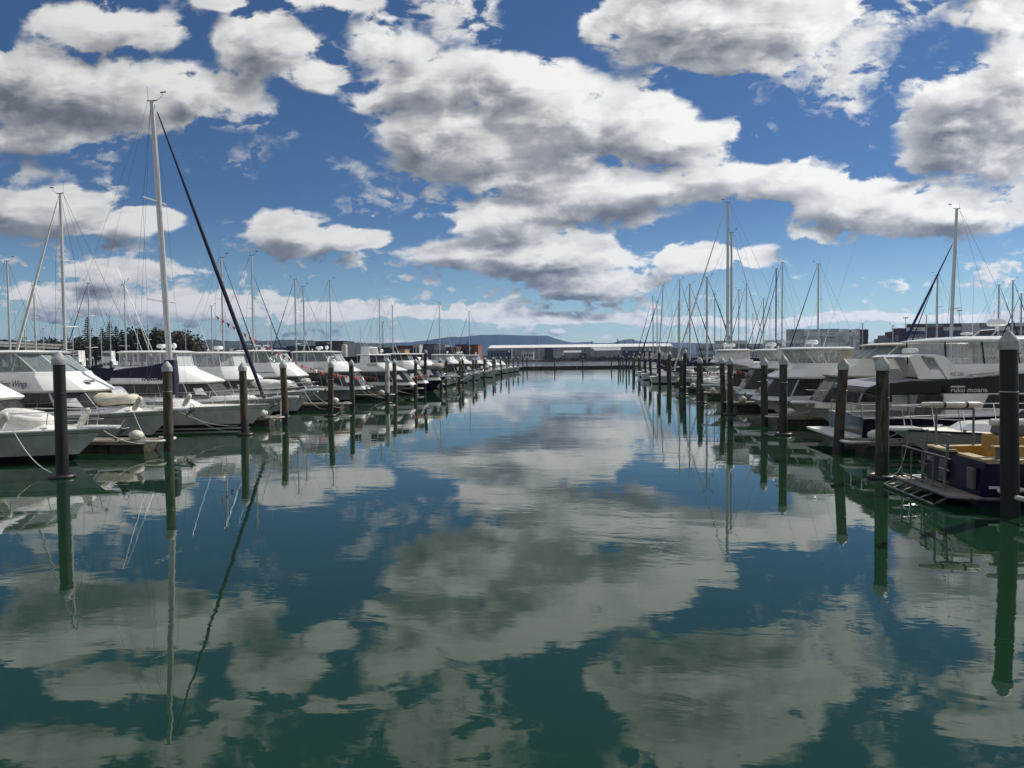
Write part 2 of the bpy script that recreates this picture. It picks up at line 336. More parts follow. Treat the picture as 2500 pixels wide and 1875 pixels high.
# ------------------------------------------------------------------ mesh helpers
class MB:
    def __init__(s):
        s.v = []; s.f = []; s.m = []
    def face(s, idx, m=0):
        s.f.append(tuple(idx)); s.m.append(m)
    def quad(s, a, b, c, d, m=0):
        n = len(s.v); s.v += [tuple(a), tuple(b), tuple(c), tuple(d)]; s.face((n, n+1, n+2, n+3), m)
    def box(s, c, d, m=0, rz=0.0, taper=1.0):
        n = len(s.v); cs, sn = math.cos(rz), math.sin(rz)
        for k, (i, j) in ((0, (-1, -1)), (0, (1, -1)), (0, (1, 1)), (0, (-1, 1)), (1, (-1, -1)), (1, (1, -1)), (1, (1, 1)), (1, (-1, 1))):
            t = taper if k else 1.0
            x, y = i*d[0]/2*t, j*d[1]/2*t
            s.v.append((c[0]+x*cs-y*sn, c[1]+x*sn+y*cs, c[2]+(k-0.5)*d[2]))
        for q in ((0, 3, 2, 1), (4, 5, 6, 7), (0, 1, 5, 4), (1, 2, 6, 5), (2, 3, 7, 6), (3, 0, 4, 7)):
            s.face([n+i for i in q], m)
        return s
    def tube(s, pts, r, n=6, m=0, cap=True):
        pts = [Vector(p) for p in pts]
        rs = r if isinstance(r, (list, tuple)) else [r]*len(pts)
        base = len(s.v); up = None
        for i, p in enumerate(pts):
            t = (pts[min(i+1, len(pts)-1)] - pts[max(i-1, 0)])
            if t.length < 1e-9: t = Vector((0, 0, 1))
            t.normalize()
            if up is None:
                up = Vector((0, 0, 1)) if abs(t.z) < 0.9 else Vector((1, 0, 0))
            a = t.cross(up)
            if a.length < 1e-6: a = t.cross(Vector((0.3, 1, 0.2)))
            a.normalize(); b = a.cross(t); up = b
            for k in range(n):
                w = 2*PI*k/n
                s.v.append(tuple(p + (a*math.cos(w) + b*math.sin(w))*rs[i]))
        for i in range(len(pts)-1):
            for k in range(n):
                k2 = (k+1) % n
                s.face((base+i*n+k, base+i*n+k2, base+(i+1)*n+k2, base+(i+1)*n+k), m)
        if cap:
            s.face([base+k for k in range(n)][::-1], m)
            s.face([base+(len(pts)-1)*n+k for k in range(n)], m)
        return s
    def lathe(s, prof, c=(0, 0, 0), n=12, m=0):
        base = len(s.v)
        for r, z in prof:
            for k in range(n):
                w = 2*PI*k/n
                s.v.append((c[0]+r*math.cos(w), c[1]+r*math.sin(w), c[2]+z))
        for i in range(len(prof)-1):
            for k in range(n):
                k2 = (k+1) % n
                s.face((base+i*n+k, base+i*n+k2, base+(i+1)*n+k2, base+(i+1)*n+k), m)
        s.face([base+k for k in range(n)][::-1], m)
        s.face([base+(len(prof)-1)*n+k for k in range(n)], m)
        return s
    def prism(s, poly, axis, a, b, m=0):
        """poly of 2-D points extruded along axis ('y' or 'z' or 'x') from a to b"""
        n = len(s.v); k = len(poly)
        mk = {'y': lambda p, t: (p[0], t, p[1]), 'z': lambda p, t: (p[0], p[1], t), 'x': lambda p, t: (t, p[0], p[1])}[axis]
        s.v += [mk(p, a) for p in poly] + [mk(p, b) for p in poly]
        s.face(range(n, n+k), m); s.face(range(n+2*k-1, n+k-1, -1), m)
        for i in range(k):
            j = (i+1) % k
            s.face((n+i, n+j, n+k+j, n+k+i), m)
        return s
    def slab(s, a, b, c, d, t, m=0):
        """a thin plate on the quad a b c d, thickness t along its normal"""
        a, b, c, d = map(Vector, (a, b, c, d))
        nn = (b-a).cross(d-a).normalized()*t
        n = len(s.v)
        s.v += [tuple(p) for p in (a, b, c, d, a+nn, b+nn, c+nn, d+nn)]
        for q in ((0, 3, 2, 1), (4, 5, 6, 7), (0, 1, 5, 4), (1, 2, 6, 5), (2, 3, 7, 6), (3, 0, 4, 7)):
            s.face([n+i for i in q], m)
        return s
    def loft(s, rings, m=0, cap=True):
        base = len(s.v); k = len(rings[0])
        for r in rings: s.v += [tuple(p) for p in r]
        for i in range(len(rings)-1):
            for j in range(k):
                j2 = (j+1) % k
                s.face((base+i*k+j, base+i*k+j2, base+(i+1)*k+j2, base+(i+1)*k+j), m)
        if cap:
            s.face([base+j for j in range(k)][::-1], m)
            s.face([base+(len(rings)-1)*k+j for j in range(k)], m)
        return s
    def mesh(s, name, mats, bevel=0.0, sm=None):
        me = bpy.data.meshes.new(name)
        me.from_pydata(s.v, [], s.f)
        if not isinstance(mats, (list, tuple)): mats = [mats]
        for x in mats: me.materials.append(x)
        if len(mats) > 1: me.polygons.foreach_set('material_index', s.m)
        bm = bmesh.new(); bm.from_mesh(me)
        bmesh.ops.remove_doubles(bm, verts=bm.verts, dist=1e-5)
        bmesh.ops.recalc_face_normals(bm, faces=bm.faces)
        if bevel:
            es = [e for e in bm.edges if len(e.link_faces) == 2 and e.calc_face_angle(0) > 0.3]
            bmesh.ops.bevel(bm, geom=es, offset=bevel, segments=2, profile=0.5, affect='EDGES', clamp_overlap=True)
        bm.to_mesh(me); bm.free()
        if sm is not None:
            me.polygons.foreach_set('use_smooth', [True]*len(me.polygons))
            me.set_sharp_from_angle(angle=math.radians(sm))
        me.update()
        return me
    def build(s, name, mats, parent=None, bevel=0.0, sm=None):
        return link(name, s.mesh(name, mats, bevel, sm), parent)
def link(name, me, parent=None, loc=None):
    o = bpy.data.objects.new(name, me)
    COL.objects.link(o)
    if parent is not None: o.parent = parent
    if loc is not None: o.location = loc
    return o
def thing(name, label, cat, loc=(0, 0, 0), rz=0.0, group=None):
    o = bpy.data.objects.new(name, None); COL.objects.link(o)
    o.empty_display_size = 0.3
    o.location = loc; o.rotation_euler = (0, 0, rz)
    o['label'] = label; o['category'] = cat
    if group: o['group'] = group
    return o
def tag(o, label, cat, group=None):
    o['label'] = label; o['category'] = cat
    if group: o['group'] = group
    return o
def struct(o):
    o['kind'] = 'structure'; return o
def stuff(o):
    o['kind'] = 'stuff'; return o
def text_part(name, txt, size, m, parent, origin, xdir, updir, shear=0.0, bold=0.0, width=None):
    """flat lettering lying on a surface: origin at its lower left, running along xdir"""
    cu = bpy.data.curves.new('lettering', 'FONT'); cu.body = txt; cu.size = size; cu.shear = shear; cu.offset = bold
    cu.resolution_u = 2
    ob = bpy.data.objects.new('lettering', cu); COL.objects.link(ob)
    dg = bpy.context.evaluated_depsgraph_get()
    me = bpy.data.meshes.new_from_object(ob.evaluated_get(dg))
    bpy.data.objects.remove(ob); bpy.data.curves.remove(cu)
    w = max(v.co.x for v in me.vertices)
    sc = (width/w) if width else 1.0
    x = Vector(xdir).normalized(); u = Vector(updir).normalized(); n = x.cross(u)
    o3 = Vector(origin)
    for v in me.vertices:
        v.co = o3 + x*(v.co.x*sc) + u*v.co.y
    me.materials.clear(); me.materials.append(m)
    return link(name, me, parent)
def sag(a, b, drop, n=8):
    a, b = Vector(a), Vector(b)
    return [a.lerp(b, i/n) - Vector((0, 0, drop*4*(i/n)*(1-i/n))) for i in range(n+1)]
ORD = ['zeroth', 'first', 'second', 'third', 'fourth', 'fifth', 'sixth', 'seventh', 'eighth', 'ninth', 'tenth', 'eleventh', 'twelfth', 'thirteenth', 'fourteenth', 'fifteenth', 'sixteenth', 'seventeenth', 'eighteenth', 'nineteenth', 'twentieth']
def nth(i):
    return ORD[i] if i < len(ORD) else 'twenty-' + ORD[i-20]

# ------------------------------------------------------------------ hull
class Hull:
    def __init__(s, L, B, fb, fs, rake, p_deck=2.3, p_wl=1.45, tw=0.12, st_rake=0.1, boot=0.12):
        s.L, s.B, s.fb, s.fs, s.rake, s.pd, s.pw, s.tw, s.sr, s.boot = L, B, fb, fs, rake, p_deck, p_wl, tw, st_rake, boot
    def sheer_z(s, t):
        return s.fs + (s.fb-s.fs)*(max(0, t)**1.7)
    def pt(s, t, z):
        h = max(-0.25, min(1.0, z/s.fb))
        stem = -s.rake*(1-h)**0.9 if h >= 0 else -s.rake*(1-h*1.4)
        x0 = -s.L + s.sr*h
        x = x0 + t*(stem-x0)
        hm = max(0, h)
        bm = s.B/2*(0.85+0.15*hm) if h >= 0 else s.B/2*(0.85+h*1.6)
        p = s.pw + (s.pd-s.pw)*hm
        if t > 0.42:
            y = bm*(1-((t-0.42)/0.58)**p)
        else:
            y = bm*(1-s.tw*((0.42-t)/0.42)**2)
        return x, max(y, 0.0), z
    def sheer(s, t, inset=0.0):
        x, y, z = s.pt(t, s.sheer_z(t))
        return x, max(0.0, y-inset), z
    def build(s, parent, bands, nt=22):
        """bands: list of (material, lower level, upper level); a level is metres above water, or ('t', f) a share of the topsides"""
        mats = []; mb = MB()
        def lev(l, t):
            if isinstance(l, tuple):
                return s.boot + l[1]*(s.sheer_z(t)-s.boot)
            return l
        levels = []
        for mt, a, b in bands:
            if mt not in mats: mats.append(mt)
            levels.append((mats.index(mt), a, b))
        ts = [1-(1-i/nt)**1.35 for i in range(nt+1)]
        for mi, a, b in levels:
            for sgn in (1, -1):
                for i in range(nt):
                    q = []
                    for t, l in ((ts[i], a), (ts[i+1], a), (ts[i+1], b), (ts[i], b)):
                        x, y, z = s.pt(t, lev(l, t)); q.append((x, y*sgn, z))
                    mb.quad(*q, m=mi)
            x0, y0, z0 = s.pt(0, lev(a, 0)); x1, y1, z1 = s.pt(0, lev(b, 0))
            mb.quad((x0, y0, z0), (x0, -y0, z0), (x1, -y1, z1), (x1, y1, z1), m=mi)
        return mb.build('hull', mats, parent, sm=40)
    def deck(s, parent, m, crown=0.07, nt=20, drop=0.03):
        mb = MB()
        ts = [i/nt for i in range(nt+1)]
        for i in range(nt):
            for sgn in (1, -1):
                q = []
                for t, e in ((ts[i], 1), (ts[i+1], 1), (ts[i+1], 0), (ts[i], 0)):
                    x, y, z = s.sheer(t, 0.02); q.append((x, y*e*sgn, z-drop+(crown if not e else 0)*min(1, y/(s.B/2)*1.5)))
                mb.quad(*q)
        return mb.build('deck', m, parent, sm=40)
    def rub(s, parent, m, r=0.035, nt=24, below=0.02):
        mb = MB()
        for sgn in (1, -1):
            pts = []
            for i in range(nt+1):
                x, y, z = s.sheer(1-(1-i/nt)**1.3); pts.append((x, (y+r*0.4)*sgn, z-below))
            mb.tube(pts, r, 6)
        return mb.build('rub_rail', m, parent, sm=60)
    def rail(s, parent, m, t0, h, n=5, r=0.016, fwd=0.10, two=True, hb=None, name='bow_rail'):
        """pulpit: top rail round the bow with raked stanchions, each a mesh part of its own"""
        out = []
        def top(t, sg, k=1.0):
            x, y, z = s.sheer(t, 0.10)
            hh = h if hb is None else hb + (h-hb)*((t-t0)/(1-t0))
            return (x+fwd*k, y*sg, z+hh*k)
        ts = [t0+(0.985-t0)*i/12 for i in range(13)]
        path = [top(t, 1) for t in ts] + [top(t, -1) for t in ts[::-1]]
        out.append(MB().tube(path, r, 5).build(name, m, parent, sm=60))
        if two:
            p2 = [top(t, 1, 0.5) for t in ts] + [top(t, -1, 0.5) for t in ts[::-1]]
            out.append(MB().tube(p2, r*0.6, 4).build('guard_rail', m, parent, sm=60))
        for i in range(n):
            t = t0 + (0.955-t0)*i/(n-1)
            for sg in (1, -1):
                x, y, z = s.sheer(t, 0.10)
                MB().tube([(x-0.02, y*sg, z-0.03), top(t, sg)], r*0.85, 5).build('stanchion', m, parent, sm=60)
        return out

# ------------------------------------------------------------------ superstructure rings
def ring(z, xf, wf, xs, ws, xb, wb, dz=0.0):
    return [Vector((xf, wf, z+dz)), Vector((xf, -wf, z+dz)), Vector((xs, -ws, z)), Vector((xb, -wb, z)), Vector((xb, wb, z)), Vector((xs, ws, z))]
def pane_on(r0, r1, k, u0, u1, v0, v1, off, th, m, name, parent):
    a, b = r0[k], r0[(k+1) % 6]; c, d = r1[(k+1) % 6], r1[k]
    def P(u, v):
        return a.lerp(b, u).lerp(d.lerp(c, u), v)
    q = [P(u0, v0), P(u1, v0), P(u1, v1), P(u0, v1)]
    n = (q[1]-q[0]).cross(q[3]-q[0]).normalized()
    cen = sum(q, Vector())/4
    mid = sum(r0+r1, Vector())/12
    if n.dot(cen-mid) < 0:
        n = -n; q = [q[1], q[0], q[3], q[2]]
    mb = MB(); mb.slab(*[p+n*off for p in q], th)
    return mb.build(name, m, parent)
def edge_tubes(r0, r1, ks, r, m, name, parent, extra=()):
    for k in ks:
        MB().tube([r0[k], r1[k]], r, 6).build(name, m, parent, sm=60)
    for k, u in extra:
        MB().tube([r0[k].lerp(r0[(k+1) % 6], u), r1[k].lerp(r1[(k+1) % 6], u)], r*0.8, 6).build(name, m, parent, sm=60)

def radome(parent, x, y, z, s=1.0):
    mb = MB()
    mb.lathe([(0.05*s, 0), (0.05*s, 0.16*s), (0.24*s, 0.17*s), (0.30*s, 0.22*s), (0.30*s, 0.32*s), (0.24*s, 0.39*s), (0.02, 0.41*s)], (x, y, z), 14)
    return mb.build('radar_dome', WHITE, parent, sm=40)
def satdome(parent, x, y, z, s=1.0):
    mb = MB()
    mb.lathe([(0.03*s, 0), (0.03*s, 0.15*s), (0.10*s, 0.16*s), (0.14*s, 0.25*s), (0.13*s, 0.34*s), (0.07*s, 0.41*s), (0.005, 0.43*s)], (x, y, z), 12)
    return mb.build('antenna_dome', WHITE, parent, sm=50)
def open_radar(parent, x, y, z):
    mb = MB(); mb.lathe([(0.13, 0), (0.12, 0.22), (0.06, 0.26), (0.06, 0.30)], (x, y, z), 10)
    mb.box((x, y, z+0.34), (1.05, 0.14, 0.09), rz=0.35)
    return mb.build('radar_scanner', WHITE, parent, bevel=0.012)
def whip(parent, x, y, z, h, lean=(0, 0), r=0.012, m=None, name='whip_antenna'):
    mb = MB(); mb.tube([(x, y, z), (x+lean[0], y+lean[1], z+h)], [r, r*0.45], 5)
    return mb.build(name, m or WHITE, parent)
def anchor(parent, x, z, m=None):
    mb = MB()
    mb.tube([(x-0.55, 0, z+0.05), (x+0.02, 0, z+0.02), (x+0.12, 0, z-0.10)], 0.028, 5)
    mb.slab((x+0.14, 0.20, z-0.02), (x+0.14, -0.20, z-0.02), (x-0.22, -0.03, z-0.30), (x-0.22, 0.03, z-0.30), 0.03)
    mb.tube([(x+0.05, 0.0, z+0.02), (x+0.10, 0.16, z+0.12), (x+0.10, 0.0, z+0.26), (x+0.10, -0.16, z+0.12), (x+0.05, 0, z+0.02)], 0.014, 5)
    return mb.build('anchor', m or GALV, parent, sm=40)
def platform(parent, h, length=0.7, w=0.5):
    z = h.fb
    mb = MB(); mb.prism([(-0.9, w*0.75), (-0.2, w*0.6), (length, w*0.36), (length+0.08, 0), (length, -w*0.36), (-0.2, -w*0.6), (-0.9, -w*0.75)], 'z', z-0.05, z+0.06)
    return mb.build('bow_platform', WHITE, parent, bevel=0.02, sm=40)

LAUNCHES = {}
def launch(name, label, Y, side, bow, lip, base, rooff, roofb, L=12.0, B=4.1, fs=1.05, rake=1.5, up=None, hullm=None, glaz=None, boot=0.14, stripe=True,
           rail=0.55, plat=0.55, anch=True, radar=('dome',), whips=(), roofm=None, cat='motor launch', group=None, yaw=0.0, accent=None, band=None, ngl=3, detail=1):
    up = up or WHITE; glaz = glaz or CLEAR; hullm = hullm or HULLW
    if len(bow) == 3: Xb, fb = bow[1], bow[2]          # given in metres: ('w', X, z)
    else:
        b = at_y(bow[0], bow[1], Y); Xb, fb = b.x, max(0.9, b.z)
    def lx(p):
        if len(p) == 3: return p[1], p[2]              # metres aft of the bow: ('w', x, z)
        q = at_y(p[0], p[1], Y); return (q.x-Xb)*side, q.z
    root = thing(name, label, cat, (Xb, Y, 0), (0 if side > 0 else PI)+yaw, group)
    h = Hull(L, B, fb, min(fs, fb-0.1), rake, boot=boot)
    bands = [(ANTIF, -0.45, 0.0), (BOOT, 0.0, boot)]
    if stripe:
        bands += [(hullm, boot, ('t', 0.80)), (accent or STRIPE, ('t', 0.80), ('t', 0.825)), (hullm, ('t', 0.825), ('t', 1.0))]
    else:
        bands += [(hullm, boot, ('t', 0.5)), (hullm, ('t', 0.5), ('t', 1.0))]
    h.build(root, bands)
    h.deck(root, DECK)
    h.rub(root, up if accent is None else accent)
    xl, zl = lx(lip); xb, zb = lx(base); xr, zr = lx(rooff); xe = roofb[1] if isinstance(roofb, tuple) else lx((roofb, rooff[1]))[0]
    xe = max(min(xe, xr-1.8), -L+0.8)
    zd = h.sheer_z(0.6)+0.02
    # trunk cabin forward of the saloon
    t0 = ring(zd-0.15, -1.7, 0.10*B, -3.0, 0.22*B, min(xl-0.2, -3.3), 0.34*B)
    t1 = ring(zd+0.26, -2.3, 0.07*B, -3.2, 0.17*B, min(xl-0.25, -3.35), 0.29*B)
    MB().loft([t0, t1]).build('trunk_cabin', up, root, bevel=0.06, sm=35)
    s0 = ring(zd-0.12, xl+0.8, 0.20*B, xl-0.6, 0.40*B, xe-0.7, 0.40*B)
    s1 = ring(zl-0.03, xl-0.20, 0.18*B, xl-1.15, 0.375*B, xe-0.7, 0.375*B)
    cab = MB().loft([s0, s1]).build('saloon', up, root, bevel=0.03, sm=35)
    for u0, u1 in ((0.02, 0.49), (0.51, 0.98)):
        pane_on(s0, s1, 0, u0, u1, 0.20, 0.98, 0.012, 0.012, DARKGL, 'window', cab)
    for k in (1, 5):
        pane_on(s0, s1, k, 0.02, 0.98, 0.20, 0.98, 0.045, 0.012, DARKGL, 'window', cab)
    for k in (2, 4):
        us = ((0.01, 0.34), (0.348, 0.66), (0.668, 0.96))
        for u0, u1 in us:
            if k == 4: u0, u1 = 1-u1, 1-u0
            pane_on(s0, s1, k, u0, u1, 0.24, 0.97, 0.004, 0.012, DARKGL, 'window', cab)
    # flybridge moulding with the long sloping brow
    f0 = ring(zl-0.06, xl-0.10, 0.22*B, xl-1.25, 0.425*B, xe-0.5, 0.43*B)
    f1 = ring(zl+0.05, xl, 0.24*B, xl-1.2, 0.44*B, xe-0.5, 0.44*B)
    fm = ring(zb-0.18, xb+0.12, 0.215*B, xb-0.62, 0.405*B, xe-0.32, 0.415*B)
    f2 = ring(zb, xb, 0.21*B, xb-0.62, 0.395*B, xe-0.25, 0.40*B)
    fly = MB().loft([f0, f1, fm, f2]).build('flybridge', up, root, bevel=0.035, sm=35)
    if band is not None:
        for k in (2, 4):
            pane_on(f1, fm, k, 0.02 if k == 2 else 0.06, 0.94 if k == 2 else 0.98, 0.30, 0.36, 0.003, 0.012, band, 'side_stripe', fly)
    g0 = ring(zb-0.01, xb-0.10, 0.19*B, xb-0.68, 0.365*B, xe-0.05, 0.37*B)
    g1 = ring(zr+0.02, xr-0.10, 0.17*B, xr-0.60, 0.345*B, xe-0.05, 0.36*B)
    edge_tubes(g0, g1, range(6), 0.026, roofm or up, 'canopy_post', root, [(0, 0.5)] + [(k, (i+1)/ngl) for k in (2, 4) for i in range(ngl-1)])
    for u0, u1 in ((0.03, 0.485), (0.515, 0.97)):
        pane_on(g0, g1, 0, u0, u1, 0.04, 0.96, 0.0, 0.006, glaz, 'pane', root)
    for k in (1, 5):
        pane_on(g0, g1, k, 0.05, 0.95, 0.04, 0.96, 0.0, 0.006, glaz, 'pane', root)
    for k in (2, 4):
        for i in range(ngl):
            pane_on(g0, g1, k, i/ngl+0.012, (i+1)/ngl-0.012, 0.03, 0.97, 0.0, 0.006, glaz, 'pane', root)
    r0 = ring(zr, xr+0.10, 0.20*B, xr-0.50, 0.385*B, xe-0.08, 0.40*B)
    r1 = ring(zr+0.07, xr+0.20, 0.22*B, xr-0.50, 0.405*B, xe-0.14, 0.42*B)
    r2 = ring(zr+0.15, xr-0.25, 0.16*B, xr-0.80, 0.34*B, xe+0.05, 0.36*B)
    MB().loft([r0, r1, r2]).build('hardtop', roofm or up, root, bevel=0.03, sm=50)
    # helm inside
    mb = MB(); mb.box((xb-0.95, 0.35, zb-0.02), (0.5, 0.9, 0.5), taper=0.7); mb.build('helm_console', GREYP, root, bevel=0.03)
    for yy in (0.45, -0.55):
        mb = MB(); mb.box((xb-1.75, yy, zb+0.02), (0.5, 0.55, 0.16)); mb.box((xb-1.98, yy, zb+0.30), (0.14, 0.55, 0.5)); mb.build('helm_seat', SEATM, root, bevel=0.04)
    zt = zr+0.14
    if 'dome' in radar: radome(root, (xr+xe)/2, 0.1, zt, 1.0)
    if 'sat' in radar: satdome(root, (xr+xe)/2+0.5, 0.5, zt, 1.1)
    if 'scan' in radar: open_radar(root, (xr+xe)/2-0.2, 0, zt)
    if 'gps' in radar:
        for yy in (0.6, -0.7): MB().lathe([(0.02, 0), (0.02, 0.1), (0.06, 0.11), (0.06, 0.16), (0.02, 0.19)], ((xr+xe)/2-0.3, yy, zt), 8).build('aerial', WHITE, root, sm=50)
    for wx, wy, wh, ln in whips:
        whip(root, xe+wx, wy, zt-0.05, wh, ln)
    if rail: h.rail(root, STEEL, 0.52, rail, 6)
    if plat: platform(root, h, plat)
    if anch: anchor(root, plat+0.1 if plat else 0.15, fb)
    cl = MB()
    for sg in (1, -1):
        x, y, z = h.sheer(0.86, 0.16); cl.tube([(x-0.14, y*sg, z+0.06), (x+0.14, y*sg, z+0.06)], 0.02, 5); cl.box((x, y*sg, z+0.02), (0.10, 0.05, 0.09))
    cl.build('cleat', STEEL, root)
    d = dict(root=root, hull=h, Xb=Xb, Y=Y, side=side, lx=lx, zl=zl, zb=zb, zr=zr, xl=xl, xb=xb, xr=xr, xe=xe, B=B, L=L, fb=fb, fly=fly, zd=zd)
    return d

def side_text(d, txt, px0, py0, px1, m, shear=0.0, bold=0.0, size=0.3, part='name_lettering', halfw=None):
    """lettering on the camera side of a boat's upperworks between two photo columns"""
    hw = halfw if halfw is not None else 0.452*d['B']
    Yn = d['Y'] - hw
    a = at_y(px0, py0, Yn); b = at_y(px1, py0, Yn)
    x0 = (a.x-d['Xb'])*d['side']; x1 = (b.x-d['Xb'])*d['side']
    sg = -1 if d['side'] > 0 else 1
    return text_part(part, txt, size, m, d['root'], (x0, sg*hw, a.z), (1 if d['side'] > 0 else -1, 0, 0), (0, 0, 1), shear, bold, width=abs(x1-x0))

# ------------------------------------------------------------------ yacht
def yacht(name, label, X, Y, side, L=11.5, B=3.6, fb=1.25, fs=0.95, mast_h=15.0, mast_x=None, rake=1.4, hullm=None, cover=None, genoa=None, mastm=None, lean=0.0, spr=2,
          detail=0, dodger=None, boomlen=None, group='sailing yachts berthed behind the front rows', cat='sailing yacht', frac=1.0, mastr=0.10, bands=None, topgear=True, genr=0.055, boom_up=1.25, wr=0.007):
    hullm = hullm or HULLW; mastm = mastm or ALU; cover = cover or NAVYC
    mast_x = mast_x if mast_x is not None else -0.40*L
    root = thing(name, label, cat, (X, Y, 0), 0 if side > 0 else PI, group)
    h = Hull(L, B, fb, fs, rake, 2.0, 1.35, 0.30, -0.5, 0.16)
    h.build(root, bands or [(ANTIF, -0.45, 0.0), (BOOT, 0.0, 0.16), (hullm, 0.16, ('t', 0.82)), (STRIPE, ('t', 0.82), ('t', 0.85)), (hullm, ('t', 0.85), ('t', 1.0))], 18)
    h.deck(root, DECK)
    h.rub(root, WHITE if detail else STRIPE, 0.025)
    zd = h.sheer_z(0.55)
    c0 = ring(zd-0.1, mast_x+1.9, 0.08*B, mast_x+0.8, 0.22*B, -0.70*L, 0.30*B)
    c1 = ring(zd+0.38, mast_x+0.9, 0.06*B, mast_x+0.2, 0.18*B, -0.70*L, 0.26*B)
    cr_ = MB().loft([c0, c1]).build('coachroof', WHITE, root, bevel=0.06, sm=35)
    for k in (2, 4):
        for u0, u1 in ((0.08, 0.30), (0.36, 0.58), (0.64, 0.86)):
            pane_on(c0, c1, k, u0, u1, 0.45, 0.80, 0.004, 0.012, DARKGL, 'window', cr_)
    # cockpit coaming
    k0 = ring(zd-0.1, -0.70*L, 0.30*B, -0.72*L, 0.31*B, -0.95*L, 0.28*B); k1 = ring(zd+0.22, -0.70*L, 0.28*B, -0.72*L, 0.29*B, -0.95*L, 0.26*B)
    MB().loft([k0, k1]).build('cockpit_coaming', WHITE, root, bevel=0.05, sm=35)
    dm = dodger or cover
    d0 = ring(zd+0.30, -0.60*L, 0.20*B, -0.64*L, 0.28*B, -0.73*L, 0.30*B); d1 = ring(zd+1.02, -0.65*L, 0.16*B, -0.66*L, 0.22*B, -0.74*L, 0.27*B)
    sh = MB().loft([d0, d1]).build('sprayhood', dm, root, bevel=0.10, sm=60)
    pane_on(d0, d1, 0, 0.1, 0.9, 0.25, 0.8, 0.01, 0.006, CLEAR, 'pane', sh)
    # spars
    zm = zd+0.30
    top = (mast_x+lean, 0, mast_h)
    MB().tube([(mast_x, 0, zm-0.1), (mast_x+lean*0.5, 0, (zm+mast_h)/2), top], [mastr, mastr, mastr*0.78], 10).build('mast', mastm, root, sm=50)
    if topgear:
        mb = MB(); mb.tube([(top[0]+0.28, 0, mast_h+0.03), (top[0]-0.28, 0, mast_h+0.03)], 0.03, 5)
        mb.tube([(top[0]-0.2, 0, mast_h), (top[0]-0.25, 0, mast_h+0.75)], 0.010, 4)
        mb.tube([(top[0]+0.2, 0, mast_h), (top[0]+0.55, 0, mast_h+0.22), (top[0]+0.6, 0, mast_h+0.4)], 0.010, 4)
        mb.slab((top[0]+0.45, 0.02, mast_h+0.38), (top[0]+0.75, 0.02, mast_h+0.40), (top[0]+0.75, 0.02, mast_h+0.47), (top[0]+0.45, 0.02, mast_h+0.45), 0.01)
        mb.build('masthead_gear', WIRE, root)
    bl = boomlen or L*0.36
    zb = zd+boom_up
    MB().tube([(mast_x-0.1, 0, zb), (mast_x-bl, 0, zb+0.05)], 0.07, 8).build('boom', mastm, root, sm=50)
    # stacked mainsail under its cover: fat at the mast, thin at the clew
    rings = []
    for i in range(9):
        u = i/8; x = mast_x+0.18-u*(bl+0.1)
        hh = (0.62*(1-u)**1.2+0.22)*(1.0+0.05*math.sin(i*2.1)); w = 0.15*(1-0.45*u)
        z0 = zb-0.10+0.05*u
        rings.append([(x, -w*0.6, z0), (x, -w, z0+hh*0.35), (x, -w*0.45, z0+hh*0.85), (x, 0, z0+hh), (x, w*0.45, z0+hh*0.85), (x, w, z0+hh*0.35), (x, w*0.6, z0)])
    MB().loft(rings).build('sail_cover', cover, root, sm=50)
    # spreaders and shrouds
    hw = 0.46*B; zs = h.sheer_z(0.55)
    def mx(z): return mast_x + lean*(z-zm)/(mast_h-zm)
    ht = zm+(mast_h-zm)*frac
    sps = [zm+(ht-zm)*(i+1)/(spr+1) for i in range(spr)]
    for sg in (1, -1):
        pts = [(mast_x-0.15, hw*sg, zs)]
        for i, z in enumerate(sps):
            sl = 0.30*B*(1-0.18*i)
            e = (mx(z)-0.22, sl*sg, z+0.06)
            MB().tube([(mx(z), 0, z), e], 0.040 if detail else 0.030, 5).build('spreader', mastm, root, sm=60)
            pts.append(e)
        pts.append((mx(ht), 0, ht))
        for a, b in zip(pts[:-1], pts[1:]):
            MB().tube([a, b], wr, 4).build('shroud', WIRE, root)
        MB().tube([(mast_x-0.45, hw*0.95*sg, zs), (mx(sps[0]), 0, sps[0]-0.1)], wr, 4).build('shroud', WIRE, root)
    bowp = h.sheer(0.99)
    fz = ht-0.1
    a, b = Vector((bowp[0], 0, bowp[2]+0.05)), Vector((mx(fz)+0.1, 0, fz))
    if genoa is None:
        MB().tube([a, b], wr*1.2, 4).build('forestay', WIRE, root)
    else:
        n = 10; pts = [a.lerp(b, 0.03+i/n*0.94) for i in range(n+1)]
        rr = [genr*(0.55+0.65*math.sin(PI*min(1, (0.16+0.84*(i/n)))) )*(1-0.45*i/n) for i in range(n+1)]
        MB().tube(pts, rr, 8).build('furled_headsail', genoa, root, sm=60)
        MB().tube([a, b], wr, 4).build('forestay', WIRE, root)
        MB().lathe([(0.06, 0), (0.10, 0.02), (0.10, 0.13), (0.05, 0.15)], tuple(a.lerp(b, 0.015)), 8).build('furling_drum', GREYP, root, sm=50)
    MB().tube([(-0.97*L, 0, fs+0.1), (mx(mast_h)-0.2, 0, mast_h)], wr, 4).build('backstay', WIRE, root)
    MB().tube([(mast_x-bl*0.95, 0, zb+0.1), (mx(mast_h)-0.25, 0, mast_h-0.1)], wr*0.8, 4).build('topping_lift', WIRE, root)
